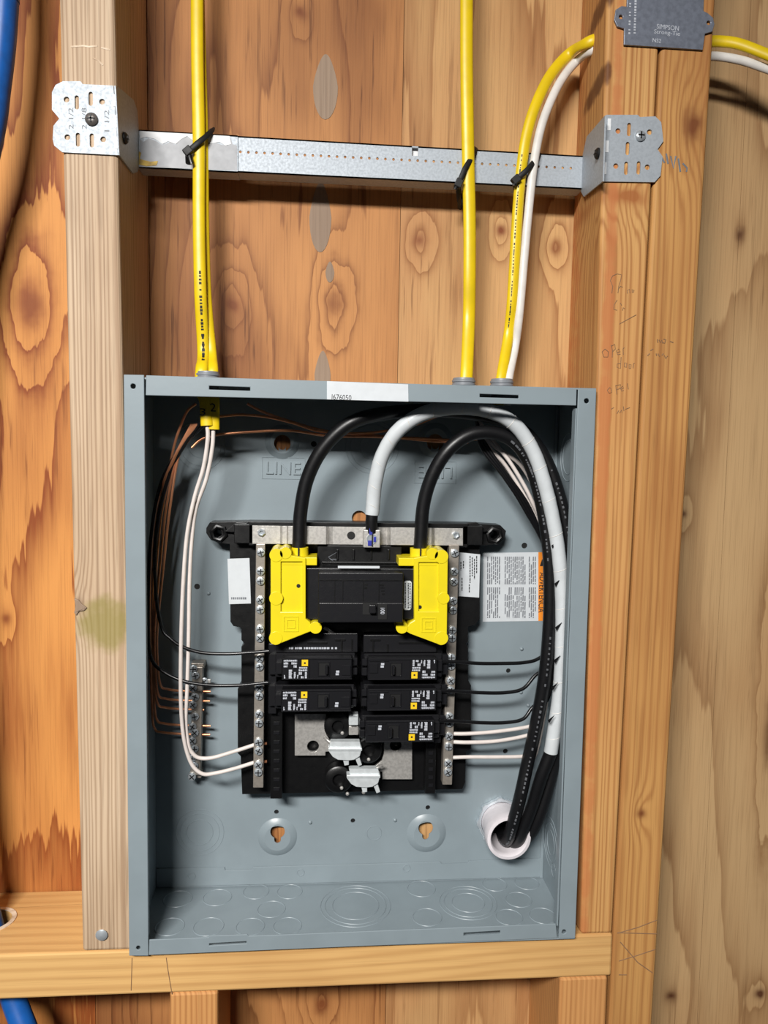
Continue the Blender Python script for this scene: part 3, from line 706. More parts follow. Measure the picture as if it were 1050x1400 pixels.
MB().lathe([(.0044, 0), (.0044, .0006), (.0036, .0006), (.0036, .0002), (0, .0002)], at(508.5, 737, .0420), (0, -1, 0), 24).build('lug_screw', M_ZINC, lug)
MB().pxbox(508.2, 727, 510, 747, .0410, .0416).build('screw_slot', M_DARK, lug)
mb = MB().pxbox(505, 722, 509, 731, .0409, .0419).pxbox(503, 739, 508, 746, .0409, .0419).pxbox(511, 734, 514, 741, .0409, .0419)
mb.build('paint_mark', M_BLUEI, lug, 'blue torque paint mark')
# slotted terminal screw shared by all bars
sm_ = MB().lathe([(.0034, 0), (.0037, .0012), (.0033, .0021), (.0022, .0025), (0, .0025)], (0, 0, 0), (0, -1, 0), 12)
sm_ = sm_.mesh('terminal_screw'); sm_.materials.append(M_ZINC)
sl_ = MB().box(-.0026, .0026, -.00275, -.0018, -.0004, .0004).box(-.0004, .0004, -.00275, -.0018, -.0026, .0026).mesh('screw_slot'); sl_.materials.append(M_DARK)
def tscrew(p, par, rot=None):
    a = random.uniform(0, 3.1) if rot is None else rot
    o = put('terminal_screw', sm_, p, par, (0, a, 0)); put('screw_slot', sl_, p, par, (0, a, 0))
YN = .056
def termbar(x0, x1, y0, xb0, xb1, y1, lab, ys, xc):
    b = MB().prism(xz([(x0, y0), (x1, y0), (xb1, y1), (xb0, y1)], YN), (), YN, YN + .0105).build('terminal_bar', M_BARM, inn, lab, .0005)
    for y in ys:
        k = (y - y0) / (y1 - y0); tscrew(at(xc[0] + (xc[1] - xc[0]) * k, y, YN), b)
    return b
tb_l = termbar(350, 362.5, 744, 346, 360, 1077, 'left neutral terminal bar', (755, 780.5, 794, 820, 833, 859.5, 872, 900, 911, 940, 951, 976, 988, 1014, 1026, 1045, 1055), (357, 353))
tb_r = termbar(614.5, 628, 745, 605, 618, 1073, 'right neutral terminal bar', (756, 781, 795, 821, 834, 861, 872, 898.5, 910, 930, 943, 979, 988, 1006, 1020, 1043, 1055), (621.5, 611.5))
# rails, bus plates and stabs
for x0, x1, y0, y1, n in ((370, 386, 930, 1092, 12), (582, 596, 1000, 1085, 7)):
    r = blk('guide_rail', x0, y0, x1, y1, .060, YI, M_BLK, inn, .0005)
    mm = MB()
    for i in range(n):
        y = y0 + 6 + (y1 - y0 - 8) * i / n; mm.pxbox(x0 + 4, y, x1 - 4, y + 4, .0592, .060)
    mm.build('rail_teeth', M_BLK2, r)
Yp = .066
MB().prism(xz([(403, 976), (446, 976), (446, 1004), (452, 1014), (462, 1022), (462, 1026), (445, 1028), (445, 1033), (403, 1033)], Yp), [circ(at(428, 1020.5, Yp).x, at(428, 1020.5, Yp).z, .0052, 20)], Yp, Yp + .003).build('bus_plate', M_ALU, inn, 'left grey bus plate', .0003)
MB().prism(xz([(525, 1012), (563.5, 1012), (563.5, 1065.5), (523, 1065.5), (523, 1055), (515, 1054), (510, 1050), (522, 1040), (525, 1030)], Yp), [circ(at(541, 1019, Yp).x, at(541, 1019, Yp).z, .0052, 20)], Yp, Yp + .003).build('bus_plate', M_ALU, inn, 'right grey bus plate', .0003)
for x, y, R in ((462, 993, 19), (504, 1026, 18), (463, 1066, 19)):
    k = mpp(x, y, .060); MB().lathe([(R * k, -.011), (R * k, 0), (R * k * .9, .001), (R * k * .45, .001), (R * k * .4, -.003), (0, -.003)], at(x, y, .060), (0, -1, 0), 28).build('insulator_boss', M_BLK, inn)
def stab(x0, y0, sgn, lab):
    # folded silver jaw: sloping hood, bright ridge, tapering lower lip and two feet
    Y = .050; mb = MB()
    def q(pts, Yf, Yk): mb.prism(xz(pts, Yf), (), Yf, Yk)
    q([(x0, y0), (x0 + 40, y0), (x0 + 42, y0 + 9), (x0 - 2 + (4 if sgn < 0 else 0), y0 + 9)], Y + .002, Y + .009)
    q([(x0 - 3, y0 + 9), (x0 + 43, y0 + 9), (x0 + 43, y0 + 13), (x0 - 3, y0 + 13)], Y, Y + .009)
    q([(x0 - 3, y0 + 13), (x0 + 42, y0 + 13), (x0 + 40, y0 + 20), (x0 + 32, y0 + 25), (x0 + 24, y0 + 26), (x0 + 10, y0 + 25), (x0 + 3, y0 + 21)], Y + .001, Y + .009)
    q([(x0 + 17, y0 + 25), (x0 + 25, y0 + 25), (x0 + 25, y0 + 32), (x0 + 19, y0 + 33)], Y + .003, Y + .009)
    q([(x0 + 33, y0 + 22), (x0 + 39, y0 + 20), (x0 + 43, y0 + 32), (x0 + 38, y0 + 34)], Y + .003, Y + .009)
    o = mb.build('bus_stab', M_STAB, inn, lab, .0005)
    return o
stab(452, 1014, 1, 'upper folded silver bus stab'); stab(477, 1051, -1, 'lower folded silver bus stab')
blk('bus_stab', 477, 977, 490, 992, .050, .060, M_STAB, inn, .0008, 'short silver stab beside the lowest left breaker'); blk('stab_foot', 477, 993, 490, 1005, .056, .062, M_ALU)
MB().tube([at(523, 1046, .056), at(508, 1054, .054)], .0013, 8).build('stab_pin', M_ALU, inn); MB().tube([at(443, 1008, .06), at(455, 1018, .056)], .0012, 8).build('stab_pin', M_ALU, inn)
for x, y in ((468, 1002), (504, 1038), (467, 1077), (475, 1085), (497, 1083)):
    MB().lathe([(.0016, 0), (.0014, .001), (0, .0014)], at(x, y, .055), (0, -1, 0), 10).build('bright_rivet', M_ALU, inn)
# moulded blocks between main and branch breakers
b1 = blk('moulded_block', 378, 866, 489, 892, .046, YI, M_BLK2, inn, .0006); b2 = blk('moulded_block', 497, 868, 597, 892, .046, YI, M_BLK2, inn, .0006)
mb = MB()
x = 395
while x < 459:
    e = x + random.uniform(1.5, 4); mb.pxbox(x, 885, e, 887.5, .04585, .046); x = e + random.choice((.8, .8, 2.5))
mb.build('small_print', M_PWHITE, b1)
for a in ((458, 874, 472, 876), (466, 876, 468, 890), (480, 874, 482, 889), (420, 878, 447, 880)): MB().pxbox(*a, .0448, .046).build('rib', M_BLK, b1)
for a in ((506, 874, 520, 876), (509, 876, 511, 890), (529, 881, 531, 891), (545, 878, 590, 880)): MB().pxbox(*a, .0448, .046).build('rib', M_BLK, b2)
blk('moulded_block', 440, 852, 550, 868, .055, YI, M_BLK, inn)
MB().tube(catmull([at(443, 858, .05), at(450, 862, .049), at(456, 866, .05), at(465, 867, .052)], 4), .0016, 8, r2=.001).build('spring_clip', M_ALU, inn)
blk('moulded_block', 367, 880, 378, 976, .052, YI, M_BLK2); blk('moulded_block', 594, 880, 604, 1016, .052, YI, M_BLK2)
# stickers on the base
s1 = MB().prism(xz([(311, 764), (341, 763), (343, 825), (313, 826)], YI - .0003), (), YI - .0003, YI).build('sticker', M_STICK, inn, 'white sticker left of the left terminal bar')
mb = MB()
x = 316
while x < 335:
    e = x + random.uniform(1.2, 2.6); mb.pxbox(x, 816.5, e, 819.5, YI - .00036, YI - .0003); x = e + .7
mb.build('small_print', M_PRINT, s1)
s2 = MB().prism(xz([(627, 755), (656.5, 758), (655, 817), (627, 815)], YI - .0003), (), YI - .0003, YI).build('sticker', M_STICK, inn, 'white printed rating sticker right of the right terminal bar')
mb = MB()
for x, y0, y1 in ((629.5, 768, 780), (633, 767, 777), (642, 760, 797), (645, 762, 788), (648, 764, 792), (651, 760, 784), (631, 790, 808), (641, 799, 810)):
    y = y0
    while y < y1:
        e = min(y1, y + random.uniform(2, 4.5)); mb.pxbox(x, y, x + 1.4, e, YI - .00036, YI - .0003); y = e + .8
mb.build('small_print', M_INK, s2)
# ------------------------------------------------------------------ main breaker
mbk = thing('main_breaker', at(493, 850, .045), 'large black two-pole main breaker between the yellow lug covers', 'circuit breaker')
MB().pxbox(418, 777, 568, 847, .036, .060).build('body', M_BLK2, mbk, None, .0008)
MB().pxbox(435, 783, 551, 852, .022, .060).build('centre_block', M_BLK2, mbk, None, .0008)
MB().pxbox(436, 824.5, 551, 851, .0205, .0225).build('lower_face', M_BLK2, mbk, None, .0006)
for x in (457, 468, 496, 517.5): MB().pxbox(x, 794, x + 1, 822, .0215, .0221).build('moulded_line', M_BLK, mbk)
MB().pxbox(437, 792.5, 549, 794, .0213, .0221).build('moulded_line', M_BLK, mbk)
MB().pxbox(496, 824, 515, 840.5, .0199, .0206).build('handle_recess', M_DARK, mbk)
hd = MB(); hd.pxbox(505, 827, 514, 839, .0150, .0206).build('handle', M_BLK2, mbk, None, .0008)
MB().pxbox(517, 826, 529, 847, .0198, .0206).build('rating_window', M_DARK, mbk)
write('100', .0036, at(523.2, 835.5, .0197), M_PWHITE, mbk, 90, 'rating_number', .0001, width=.0053, bold=.02)
for i, (x0, y0, x1, y1) in enumerate(((519, 799, 525, 801), (520, 803, 526, 804), (521, 807, 526, 808.5), (522, 811, 526, 813), (498, 798, 503, 800), (498, 802, 502, 805))): MB().pxbox(x0, y0, x1, y1, .0216, .022).build('moulded_mark', M_PRINT if i < 0 else M_BLK, mbk)
MB().pxbox(462, 774, 519, 777, .028, .030).build('white_strip', M_STICK, mbk, 'white strip on top of the breaker')  # narrow white strip along the top ledge
ml = MB().prism(rrect(at(552, 813, .0356).x, at(552, 834, .0356).z, at(562.5, 813, .0356).x, at(552, 794, .0356).z, .002), (), .0356, .036).build('side_label', M_STICK, mbk, 'small white label on the right shoulder')
mb = MB()
for x, st_ in ((553.5, 2.0), (557.5, 1.6), (560, 1.6)):
    y = 797
    while y < 831:
        e = y + random.uniform(1, 3.2); mb.pxbox(x, y, x + 1.5, e, .0355, .0356); y = e + .8
mb.build('small_print', M_INK, ml)

# ------------------------------------------------------------------ yellow lug covers
def union_outline(poly, discs, Y):
    """outline of a polygon with round bumps: walk a fine ray fan from the centroid"""
    P = xz(poly, Y); D = [(at(x, y, Y).x, at(x, y, Y).z, r * mpp(x, y, Y)) for x, y, r in discs]
    return P, D
def lug_cover(poly, discs, neck, block, recess, hole, logo, slit, lab, slug_side):
    Y0, Y1 = .030, .058
    t = thing('lug_cover', at(logo[0], logo[3], Y1), lab, 'lug cover', 'yellow lug covers')
    P, D = union_outline(poly, discs, Y0)
    r0 = xz([(recess[0], recess[1]), (recess[2], recess[1]), (recess[2], recess[3]), (recess[0], recess[3])], Y0)
    mb = MB().prism(P, [r0], Y0, Y0 + .0022)
    mb.prism(P, (), Y0 + .0022, Y1)
    body = mb.build('shell', M_YEL, t, None, .0006)
    for i, (x, z, r) in enumerate(D):
        MB().prism(circ(x, z, r, 28), (), Y0 - .0005, Y1 - .0004, 'XZ', True).build('corner_boss', M_YEL, t, None, .0004)
    MB().pxbox(*block, Y0 + .002, Y1).build('top_block', M_YEL, t, None, .0006)
    nk = MB(); cx = (neck[0] + neck[2]) / 2
    a, b = at(cx, neck[1], .044), at(cx, neck[3] + 4, .044); R = (neck[2] - neck[0]) / 2 * mpp(cx, neck[1], .044)
    nk.lathe([(R, 0), (R, (a - b).length), (R * .72, (a - b).length), (R * .72, 0)], b, (a - b), 24)
    nk.build('cable_neck', M_YEL, t)
    s0 = at(slit, neck[1] + 1, .040); MB().pxbox(slit - .9, neck[1] + 1, slit + .9, neck[3] - 1, .0350, .0362).build('neck_slit', M_DARK, t)
    h = at(*hole, Y0 + .0022); MB().lathe([(.0016, 0), (.0016, .0003), (0, .0003)], h, (0, -1, 0), 16).build('probe_hole', M_DARK, t)
    x0, y0, x1, y1 = logo
    for d, tt in ((0, 1.1), (4.6, 1.0)):
        o = xz([(x0 + d, y0 + d), (x1 - d, y0 + d), (x1 - d, y1 - d), (x0 + d, y1 - d)], Y0)
        i = xz([(x0 + d + tt, y0 + d + tt), (x1 - d - tt, y0 + d + tt), (x1 - d - tt, y1 - d - tt), (x0 + d + tt, y1 - d - tt)], Y0)
        MB().prism(o, [i], Y0 - .0005, Y0 + .0002).build('moulded_logo', M_YEL, t)
    return t
lug_cover([(370, 762), (378, 752), (390, 750), (400, 760), (418, 763), (418, 846), (424, 851), (428, 863), (423, 864), (380, 881), (370, 878)],
          [(377.6, 759, 9.2), (390.5, 756, 8), (377.5, 818, 9.4), (377, 872.5, 9.2), (431.5, 858, 8.4)], (399, 748, 421.5, 764), (385, 762, 433.5, 773), (384, 768, 413.5, 836.5), (408, 801), (387.5, 842.5, 408.5, 863.5), 408, 'yellow plastic lug cover left of the main breaker', -1)
lug_cover([(612.5, 763), (604, 754), (592, 751), (584, 760), (566, 763), (566.5, 848), (560, 852), (553, 862), (560, 866), (600, 881), (611, 876)],
          [(603.5, 761, 9.4), (591, 757, 8), (606.5, 818, 8.0), (603.5, 872.5, 9.2), (549.5, 858, 8.2)], (560.5, 749, 584, 764), (545, 763, 598, 774), (572.5, 769, 600, 836), (574, 830), (576, 844.5, 596, 864.5), 575, 'yellow plastic lug cover right of the main breaker', 1)

# ------------------------------------------------------------------ branch breakers: one prototype in local metres, front at y=0
KB = mpp(430, 930, .034)
def u(px): return px * KB
def breaker(loc, rot, lab):
    t = thing('circuit_breaker', loc, lab, 'circuit breaker', 'single-pole black branch breakers')
    t.rotation_euler = (0, rot, 0)
    return t
proto = {}
def bm_(name, mb, m, bev=0): proto[name] = (mb.mesh(name), m, bev); proto[name][0].materials.append(m)
W2, H2 = u(48), u(15.5)
bm_('body', MB().box(-W2, W2, 0, .030, -H2, H2).box(-W2 - u(10), W2 + u(5), .011, .030, -H2 - u(1.5), H2 + u(1.5)), M_BLK2, .0008)
bm_('wire_terminal', MB().box(-W2 - u(19), -W2 - u(9), .013, .030, -H2 + u(1), H2 - u(1)).box(-W2 - u(9), -W2, .0055, .011, -u(10), u(6)), M_BLK2, .0006)
bm_('clip_end', MB().box(W2, W2 + u(8), .006, .030, -u(12), -u(2)).box(W2, W2 + u(8), .006, .030, u(1), u(12)), M_BLK2, .0006)
bm_('face_rim', MB().box(-W2, W2, -.0007, 0, H2 - u(2.2), H2 - u(.6)).box(-W2, W2, -.0007, 0, -H2 + u(.6), -H2 + u(2.2)).prism([(u(1), -u(10)), (u(17.5), -u(10)), (u(17.5), u(10)), (u(1), u(10))], [[(u(2.5), -u(8.5)), (u(16), -u(8.5)), (u(16), u(8.5)), (u(2.5), u(8.5))]], -.0009, 0).box(-u(11), -u(10), -.0005, 0, -u(13), u(13)), M_BLK2, .0003)
bm_('handle_recess', MB().box(u(2.5), u(16), -.0003, 0, -u(8.5), u(8.5)), M_DARK)
bm_('handle', MB().box(u(11), u(15), -.0042, 0, -u(6.5), u(6.5)), M_BLK2, .0006)
bm_('face_step', MB().box(u(19), W2 - u(2), -.0008, 0, -u(13), -u(11)).box(u(34), W2 - u(2), -.0008, 0, -u(9), u(5)), M_BLK2, .0003)
rnd = random.Random(3); pm = MB()
for x0, x1, z0, z1 in ((-45.5, -27, 10.5, 13), (-45.5, -39, 6.5, 9.5), (-35, -27, 6.5, 9.5), (-45.5, -40, 2.5, 5.5), (-32, -27, 2, 5.5), (-24.5, -13, 0.5, 3), (-25, -13, -3, -0.5), (-38.5, -34, -0.5, -13), (-45, -43, -8, -13), (-31.5, -29, -4, -13), (-27, -25, -8, -13), (-25, -20, -4, -8), (-16.5, -13.5, -4, -13), (-22, -18, -10, -13)):
    xa, za = x0, min(z0, z1); zb_ = max(z0, z1)
    if zb_ - za > 4:
        while za < zb_:
            e = min(zb_, za + rnd.uniform(1.2, 3.0)); pm.box(u(x0), u(x1) - u(rnd.uniform(0, .8)), -.00012, 0, u(za), u(e - .35)); za = e
    else:
        while xa < x1:
            e = min(x1, xa + rnd.uniform(1.2, 3.2)); pm.box(u(xa), u(e - .4), -.00012, 0, u(za), u(zb_ - rnd.uniform(0, .6))); xa = e
bm_('small_print', pm, M_PWHITE)
bm_('brand_square', MB().box(u(-21), u(-12.5), -.00012, 0, u(4), u(13)), M_LOGOY)
bm_('brand_mark', MB().box(u(-18), u(-15.5), -.00022, -.0001, u(7), u(9.5)), M_INK)
bm_('rating_mark', MB().box(u(25.5), u(30), -.00012, 0, u(-9), u(-6.2)).box(u(26), u(30.5), -.00012, 0, u(-5.5), u(-2.5)), M_PWHITE)
YK = .034
BR = [(433.5, 914.5, 0, 'upper black branch breaker in the left row, wired with a thin black wire'), (432.5, 958, 0, 'lower black branch breaker in the left row, above the bare bus plate'),
      (550.3, 915, math.pi, 'topmost of the three black branch breakers in the right row'), (549.5, 957, math.pi, 'middle of the three black branch breakers in the right row'), (546.7, 1000, math.pi, 'lowest of the three black branch breakers in the right row')]
for px, py, rot, lab in BR:
    p = at(px, py, YK); t = breaker(p, rot, lab)
    for nm, (me, m, bev) in proto.items():
        o = bpy.data.objects.new(nm, me); COL.objects.link(o); o.parent = t
        if bev:
            b = o.modifiers.new('bevel', 'BEVEL'); b.width = bev; b.segments = 1; b.limit_method = 'ANGLE'

# ------------------------------------------------------------------ ground bar on the left of the back panel
gb = thing('ground_bar', at(268, 1060, .08), 'grounding bar with many zinc screws on the back panel at left', 'ground bar')
YG = .074
MB().prism(xz([(263, 912), (277, 912), (274, 1060), (260, 1060)], YG), (), YG, YG + .0085).build('bar_body', M_BARM, gb, None, .0006)
MB().pxbox(261, 907, 279, 914, YG + .004, YB).build('mounting_foot', M_BARM, gb, None, .0005); MB().pxbox(259, 1056, 275, 1064, YG + .004, YB).build('mounting_foot', M_BARM, gb, None, .0005)
for i, y in enumerate((914, 923, 940, 952, 963, 979, 993, 1001, 1012, 1023, 1036, 1046, 1061)):
    tscrew(at(266 - (y - 914) * .012 + (1.5 if i % 2 else -1.5), y, YG), gb)
tscrew(at(279, 931, YG + .004), gb)
blk('lay_in_tab', 276, 929, 288, 934, YG + .003, YG + .006, M_ALU, gb, .0005)

# ------------------------------------------------------------------ conduit fitting and locknut
cf = thing('conduit_fitting', cond, 'white plastic conduit end entering the panel at lower right', 'conduit')
MB().lathe([(CR, -.0025), (CR, .004), (CR * 1.02, .024), (CR * 1.10, .0255), (CR * 1.10, .032), (CR * 1.06, .0345), (CR * .92, .0350), (CR * .87, .0340), (CR * .82, .030), (CR * .80, -.0025)], cond, (0, -1, 0), 40).build('sleeve', M_PVC, cf)
ln = MB()
R1, R0 = CR * 1.16, CR * 1.02; pts = []
for i in range(48):
    a = 2 * math.pi * i / 48; rr = R1 + (.0016 if (i % 6) in (0, 1) else 0); pts.append((cond.x + rr * math.cos(a), cond.z + rr * math.sin(a)))
ln.prism(pts, [circ(cond.x, cond.z, R0, 40)], YB - .0045, YB - .0002).build('locknut', M_ZINC, cf, 'zinc locknut', .0005)
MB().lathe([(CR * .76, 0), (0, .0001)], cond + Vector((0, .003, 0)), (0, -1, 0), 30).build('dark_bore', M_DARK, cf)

# ------------------------------------------------------------------ heavy service conductors
def P3(l): return [at(x, y, Y) for x, y, Y in l]
def print_on(path, k0, k1, off, parent, m, wd=.0011, n=26, seed=1):
    rn = random.Random(seed); L = len(path); mb = MB()
    for i in range(n):
        f = k0 + (k1 - k0) * i / n
        j = f * (L - 1); a = int(j); q = path[a].lerp(path[min(a + 1, L - 1)], j - a); tt = (path[min(a + 1, L - 1)] - path[max(a - 1, 0)]).normalized()
        if rn.random() < .2: continue
        view = (CPOS - q).normalized(); sd = tt.cross(view).normalized(); nn = sd.cross(tt).normalized()
        if nn.dot(view) < 0: nn = -nn
        c = q + nn * (math.sqrt(max(off[0] ** 2 - off[1] ** 2, 0)) + .0001) + sd * off[1]
        ll = rn.uniform(.0005, .0013)
        ww = wd * rn.uniform(.6, 1); e = []
        for h in (0, .00025):
            e += [c + tt * ll + sd * ww + nn * h, c - tt * ll + sd * ww + nn * h, c - tt * ll - sd * ww + nn * h, c + tt * ll - sd * ww + nn * h]
        mb.hexa(e)
    mb.build('printed_marks', m, parent)
RC = .0057
cabA = catmull(P3([(408, 764, .044), (409, 740, .044), (411, 700, .043), (420, 655, .040), (441, 614, .036), (475, 581, .033), (515, 567, .034), (580, 561, .040), (650, 566, .045), (705, 582, .047), (740, 618, .048), (762, 670, .048), (775, 730, .049), (780, 800, .051), (779, 880, .053), (775, 950, .055), (762, 1020, .057), (748, 1080, .057), (733, 1125, .059), (718, 1147, .066), (706, 1146, .076), (694, 1133, .098)]), 7)
A = MB().tube(cabA, RC, 16).build('service_cable', M_CABB)
tag(A, 'thick black cable from the left yellow lug cover, outermost on the right side', 'cable', 'heavy service cables')
print_on(cabA, .5, .68, (RC, -.001), A, M_CPRINT, .0009, 34, 4)
cabB = catmull(P3([(574, 764, .044), (575, 740, .044), (579, 690, .042), (592, 648, .038), (614, 614, .034), (643, 594, .034), (675, 592, .036), (704, 605, .038), (726, 638, .040), (741, 690, .042), (750, 750, .043), (752, 810, .044), (750, 870, .045), (744, 930, .047), (733, 990, .050), (722, 1040, .053), (711, 1090, .053), (700, 1130, .057), (694, 1147, .064), (689, 1146, .074), (684, 1130, .098)]), 7)
B = MB().tube(cabB, RC, 16).build('service_cable', M_CABB)
tag(B, 'thick black cable from the right yellow lug cover, innermost in the bundle', 'cable', 'heavy service cables')
print_on(cabB, .34, .52, (RC, .0012), B, M_CPRINT, .0009, 40, 5); print_on(cabB, .60, .93, (RC, -.0015), B, M_CPRINT, .0009, 56, 6)
cabW = catmull(P3([(508, 728, .046), (508, 712, .045), (510, 690, .044), (513, 660, .041), (523, 622, .036), (545, 588, .030), (580, 565, .026), (625, 557, .025), (668, 562, .027), (703, 580, .030), (728, 615, .033), (744, 660, .035), (757, 715, .037), (765, 770, .038), (768.5, 830, .040), (768, 890, .041), (765, 945, .043), (759, 990, .045), (753, 1028, .047)]), 7)
Wt = thing('neutral_cable', at(508, 728, .046), 'service cable wrapped in white tape arching from the neutral lug down the right side', 'cable')
MB().tube(cabW[10:], .0059, 18, radii=[1 + .03 * ((i * .37) % 1) for i in range(len(cabW) - 10)]).build('white_tape', M_TAPE, Wt)
MB().tube(cabW[:12], .0051, 14).build('stripped_end', M_CABB, Wt)
end = cabW[-1]
tail = catmull([cabW[-4], end] + P3([(740, 1062, .049), (728, 1100, .0535), (716, 1132, .058), (708, 1150, .065), (700, 1150, .074), (690, 1136, .098)]), 7)
MB().tube(tail, .0056, 16).build('black_tail', M_CABB, Wt)
for i in range(14, len(cabW) - 3, 6):      # tape overlaps: thin slanted seams
    q = cabW[i]; tt = (cabW[i + 1] - cabW[i - 1]).normalized(); ax = (tt + Vector((.35, 0, -.25))).normalized()
    MB().ring(q, .00595, .00030, ax, 20, 5).build('tape_seam', M_NMW, Wt)
for x, y in ((762, 746), (766, 798), (767, 858), (765, 903), (762, 940), (757, 985)):
    p = at(x - 8, y, .0335); s_ = mpp(x, y, .033)
    MB().prism([(p.x, p.z), (p.x + 9 * s_, p.z + 7 * s_), (p.x + 2 * s_, p.z - 4 * s_)], (), p.y, p.y + .0005).build('tape_gap', M_CABB, Wt)

# ------------------------------------------------------------------ connectors on the box top
zt = BZ
def connector(px, lab):
    p = at(px, 512 + (px - 283) * .03, .045); p.z = zt
    t = thing('cable_connector', p, lab, 'connector', 'grey push-in cable connectors')
    R = .0098; pr = [(R * .72, -.010), (R * .86, -.010), (R * .86, 0), (R, 0)]
    for k in range(3): pr += [(R, .0006 + k * .0028), (R, .0021 + k * .0028), (R * .93, .0024 + k * .0028), (R * .93, .0030 + k * .0028)]
    pr += [(R * .9, .0095), (R * .72, .0095), (R * .72, -.010)]
    MB().lathe(pr, p, (0, 0, 1), 28).build('threaded_ring', M_CONN, t)
    return p
c1 = connector(284, 'leftmost grey plastic cable connector on top of the panel box'); c2 = connector(634, 'middle grey plastic cable connector on top of the panel box'); c3 = connector(686, 'rightmost grey plastic cable connector on top of the panel box')

# ------------------------------------------------------------------ sheathed cables above the box
YC = YBAR - .0055
def flatcable(name, path, wd, th, m, lab, grp, cat='cable'):
    return tag(MB().tube(path, wd, 18, r2=th).build(name, m), lab, cat, grp)
ca = catmull(P3([(270, -620, YC), (270, -80, YC), (269.5, 0, YC), (270, 90, YC), (272, 195, YC), (272, 300, YC), (274, 400, YC), (278, 480, YC + .006)]) + [Vector((c1.x - .0045, c1.y - .002, zt + .012)), Vector((c1.x - .0045, c1.y - .003, zt - .004))] + P3([(281, 550, .035), (283, 582, .034)]), 6)
flA = flatcable('sheathed_cable', ca, .0050, .0028, M_NM, 'front yellow sheathed cable of the left pair, with printed marks', 'yellow sheathed cables')
print_on(ca, .52, .70, (.0028, 0), flA, M_INK, .0012, 40, 8)
cb = catmull(P3([(271, -620, YC + .005), (271, -80, YC + .005), (271.5, 0, YC + .005), (274, 90, YC + .005), (277, 195, YC + .0045), (278, 300, YC + .005), (281, 400, YC + .006), (288, 480, YC + .008)]) + [Vector((c1.x + .0035, c1.y + .001, zt + .012)), Vector((c1.x + .0035, c1.y, zt - .004))] + P3([(292, 550, .036), (292, 587, .036)]), 6)
flB = flatcable('sheathed_cable', cb, .0048, .0026, M_NM, 'rear yellow sheathed cable of the left pair, half hidden behind the front one', 'yellow sheathed cables')
write('3', .0055, at(277, 563, .0300), M_INK, flA, 0, 'handwritten_number', .0001, width=.0045); write('2', .0065, at(291, 557, .0325), M_INK, flB, 0, 'handwritten_number', .0001, width=.0045)
cc = catmull(P3([(638, -620, YC), (638, -80, YC), (638, 0, YC), (638, 90, YC), (640, 210, YC), (642, 300, YC), (642, 380, YC + .001), (641, 440, YC + .004)]) + [Vector((c2.x + .0022, c2.y, zt + .012)), Vector((c2.x + .0010, c2.y, zt - .008))] + P3([(632, 566, .05)]), 6)
flatcable('sheathed_cable', cc, .0053, .0030, M_NM, 'single yellow sheathed cable in the middle, running straight up', 'yellow sheathed cables')
hole_y = .050
cy_ = catmull([Vector((c3.x - .002, c3.y, zt - .012)), Vector((c3.x - .0005, c3.y, zt + .010))] + P3([(695, 460, YC + .005), (700, 415, YC + .001), (704, 350, YC), (708, 285, YC), (713, 230, YC), (720, 185, YC), (732, 145, YC + .001), (752, 104, YC + .006), (778, 74, YC + .012), (806, 57, hole_y - .004), (840, 50, hole_y), (900, 50, hole_y), (960, 56, hole_y), (985, 56.5, hole_y - .002), (1010, 60, hole_y - .006), (1045, 73, hole_y - .012), (1100, 95, hole_y - .02), (1180, 120, hole_y - .02)]), 6)
fy = flatcable('sheathed_cable', cy_, .0046, .0030, M_NM, 'yellow sheathed cable bending right into the bored hole of the right stud', 'yellow sheathed cables')
print_on(cy_, .12, .34, (.0030, -.001), fy, M_INK, .0006, 60, 9)
cw_ = catmull([Vector((c3.x + .0045, c3.y, zt - .012)), Vector((c3.x + .0058, c3.y, zt + .010))] + P3([(704, 475, YC + .005), (710, 430, YC + .001), (717, 350, YC), (723, 285, YC), (729, 230, YC), (737, 185, YC + .001), (748, 150, YC + .002), (766, 112, YC + .007), (788, 84, YC + .013), (812, 68, hole_y - .002), (840, 62, hole_y + .003), (900, 68, hole_y), (960, 76, hole_y), (985, 77.5, hole_y), (1015, 83, hole_y - .003), (1045, 93, hole_y - .006), (1100, 112, hole_y - .01), (1180, 140, hole_y - .01)]), 6)
flatcable('sheathed_cable', cw_, .0036, .0030, M_NMW, 'white sheathed cable bending right beside the yellow one into the stud', 'white sheathed cables')
# ------------------------------------------------------------------ zip ties
def ziptie(hx, hy, mx, my, ex, ey, tx, ty, lab):
    t = thing('zip_tie', at(hx, hy, YC - .004), lab, 'zip tie', 'black zip ties')
    yb = YBAR + .020
    loop = P3([(hx, hy, YC - .004), ((hx + mx) / 2, (hy + my) / 2, YC - .0052), (mx, my, YC - .0050), ((mx + ex) / 2 + 1, (my + ey) / 2, YC - .0020), (ex, ey, YC + .004), (ex + 1, ey - 2, YBAR + .006), (ex - 2, ey + 14, yb), (hx + 3, hy + 30, yb), (hx + 1, hy + 24, YBAR + .004), (hx, hy + 10, YC)])
    n = len(loop); pl = catmull(loop + [loop[0]], 5)
    MB().tube(pl, .0022, 8, r2=.0007).build('strap', M_DARK, t)
    a = at(hx, hy, YC - .0045); d = (at(mx, my, YC - .005) - a).normalized(); sd = d.cross(Vector((0, 1, 0))).normalized(); nn = Vector((0, 1, 0)); c = []
    for h in (-.0028, .0022):
        c += [a + d * .0034 + sd * .0030 + nn * h, a - d * .0034 + sd * .0030 + nn * h, a - d * .0034 - sd * .0030 + nn * h, a + d * .0034 - sd * .0030 + nn * h]
    MB().hexa(c).build('head', M_DARK, t, None, .0006)
    MB().tube([a, at((hx + tx) / 2, (hy + ty) / 2, YC - .006), at(tx, ty, YC - .006)], .0017, 8, r2=.0007).build('tail', M_BLK, t)
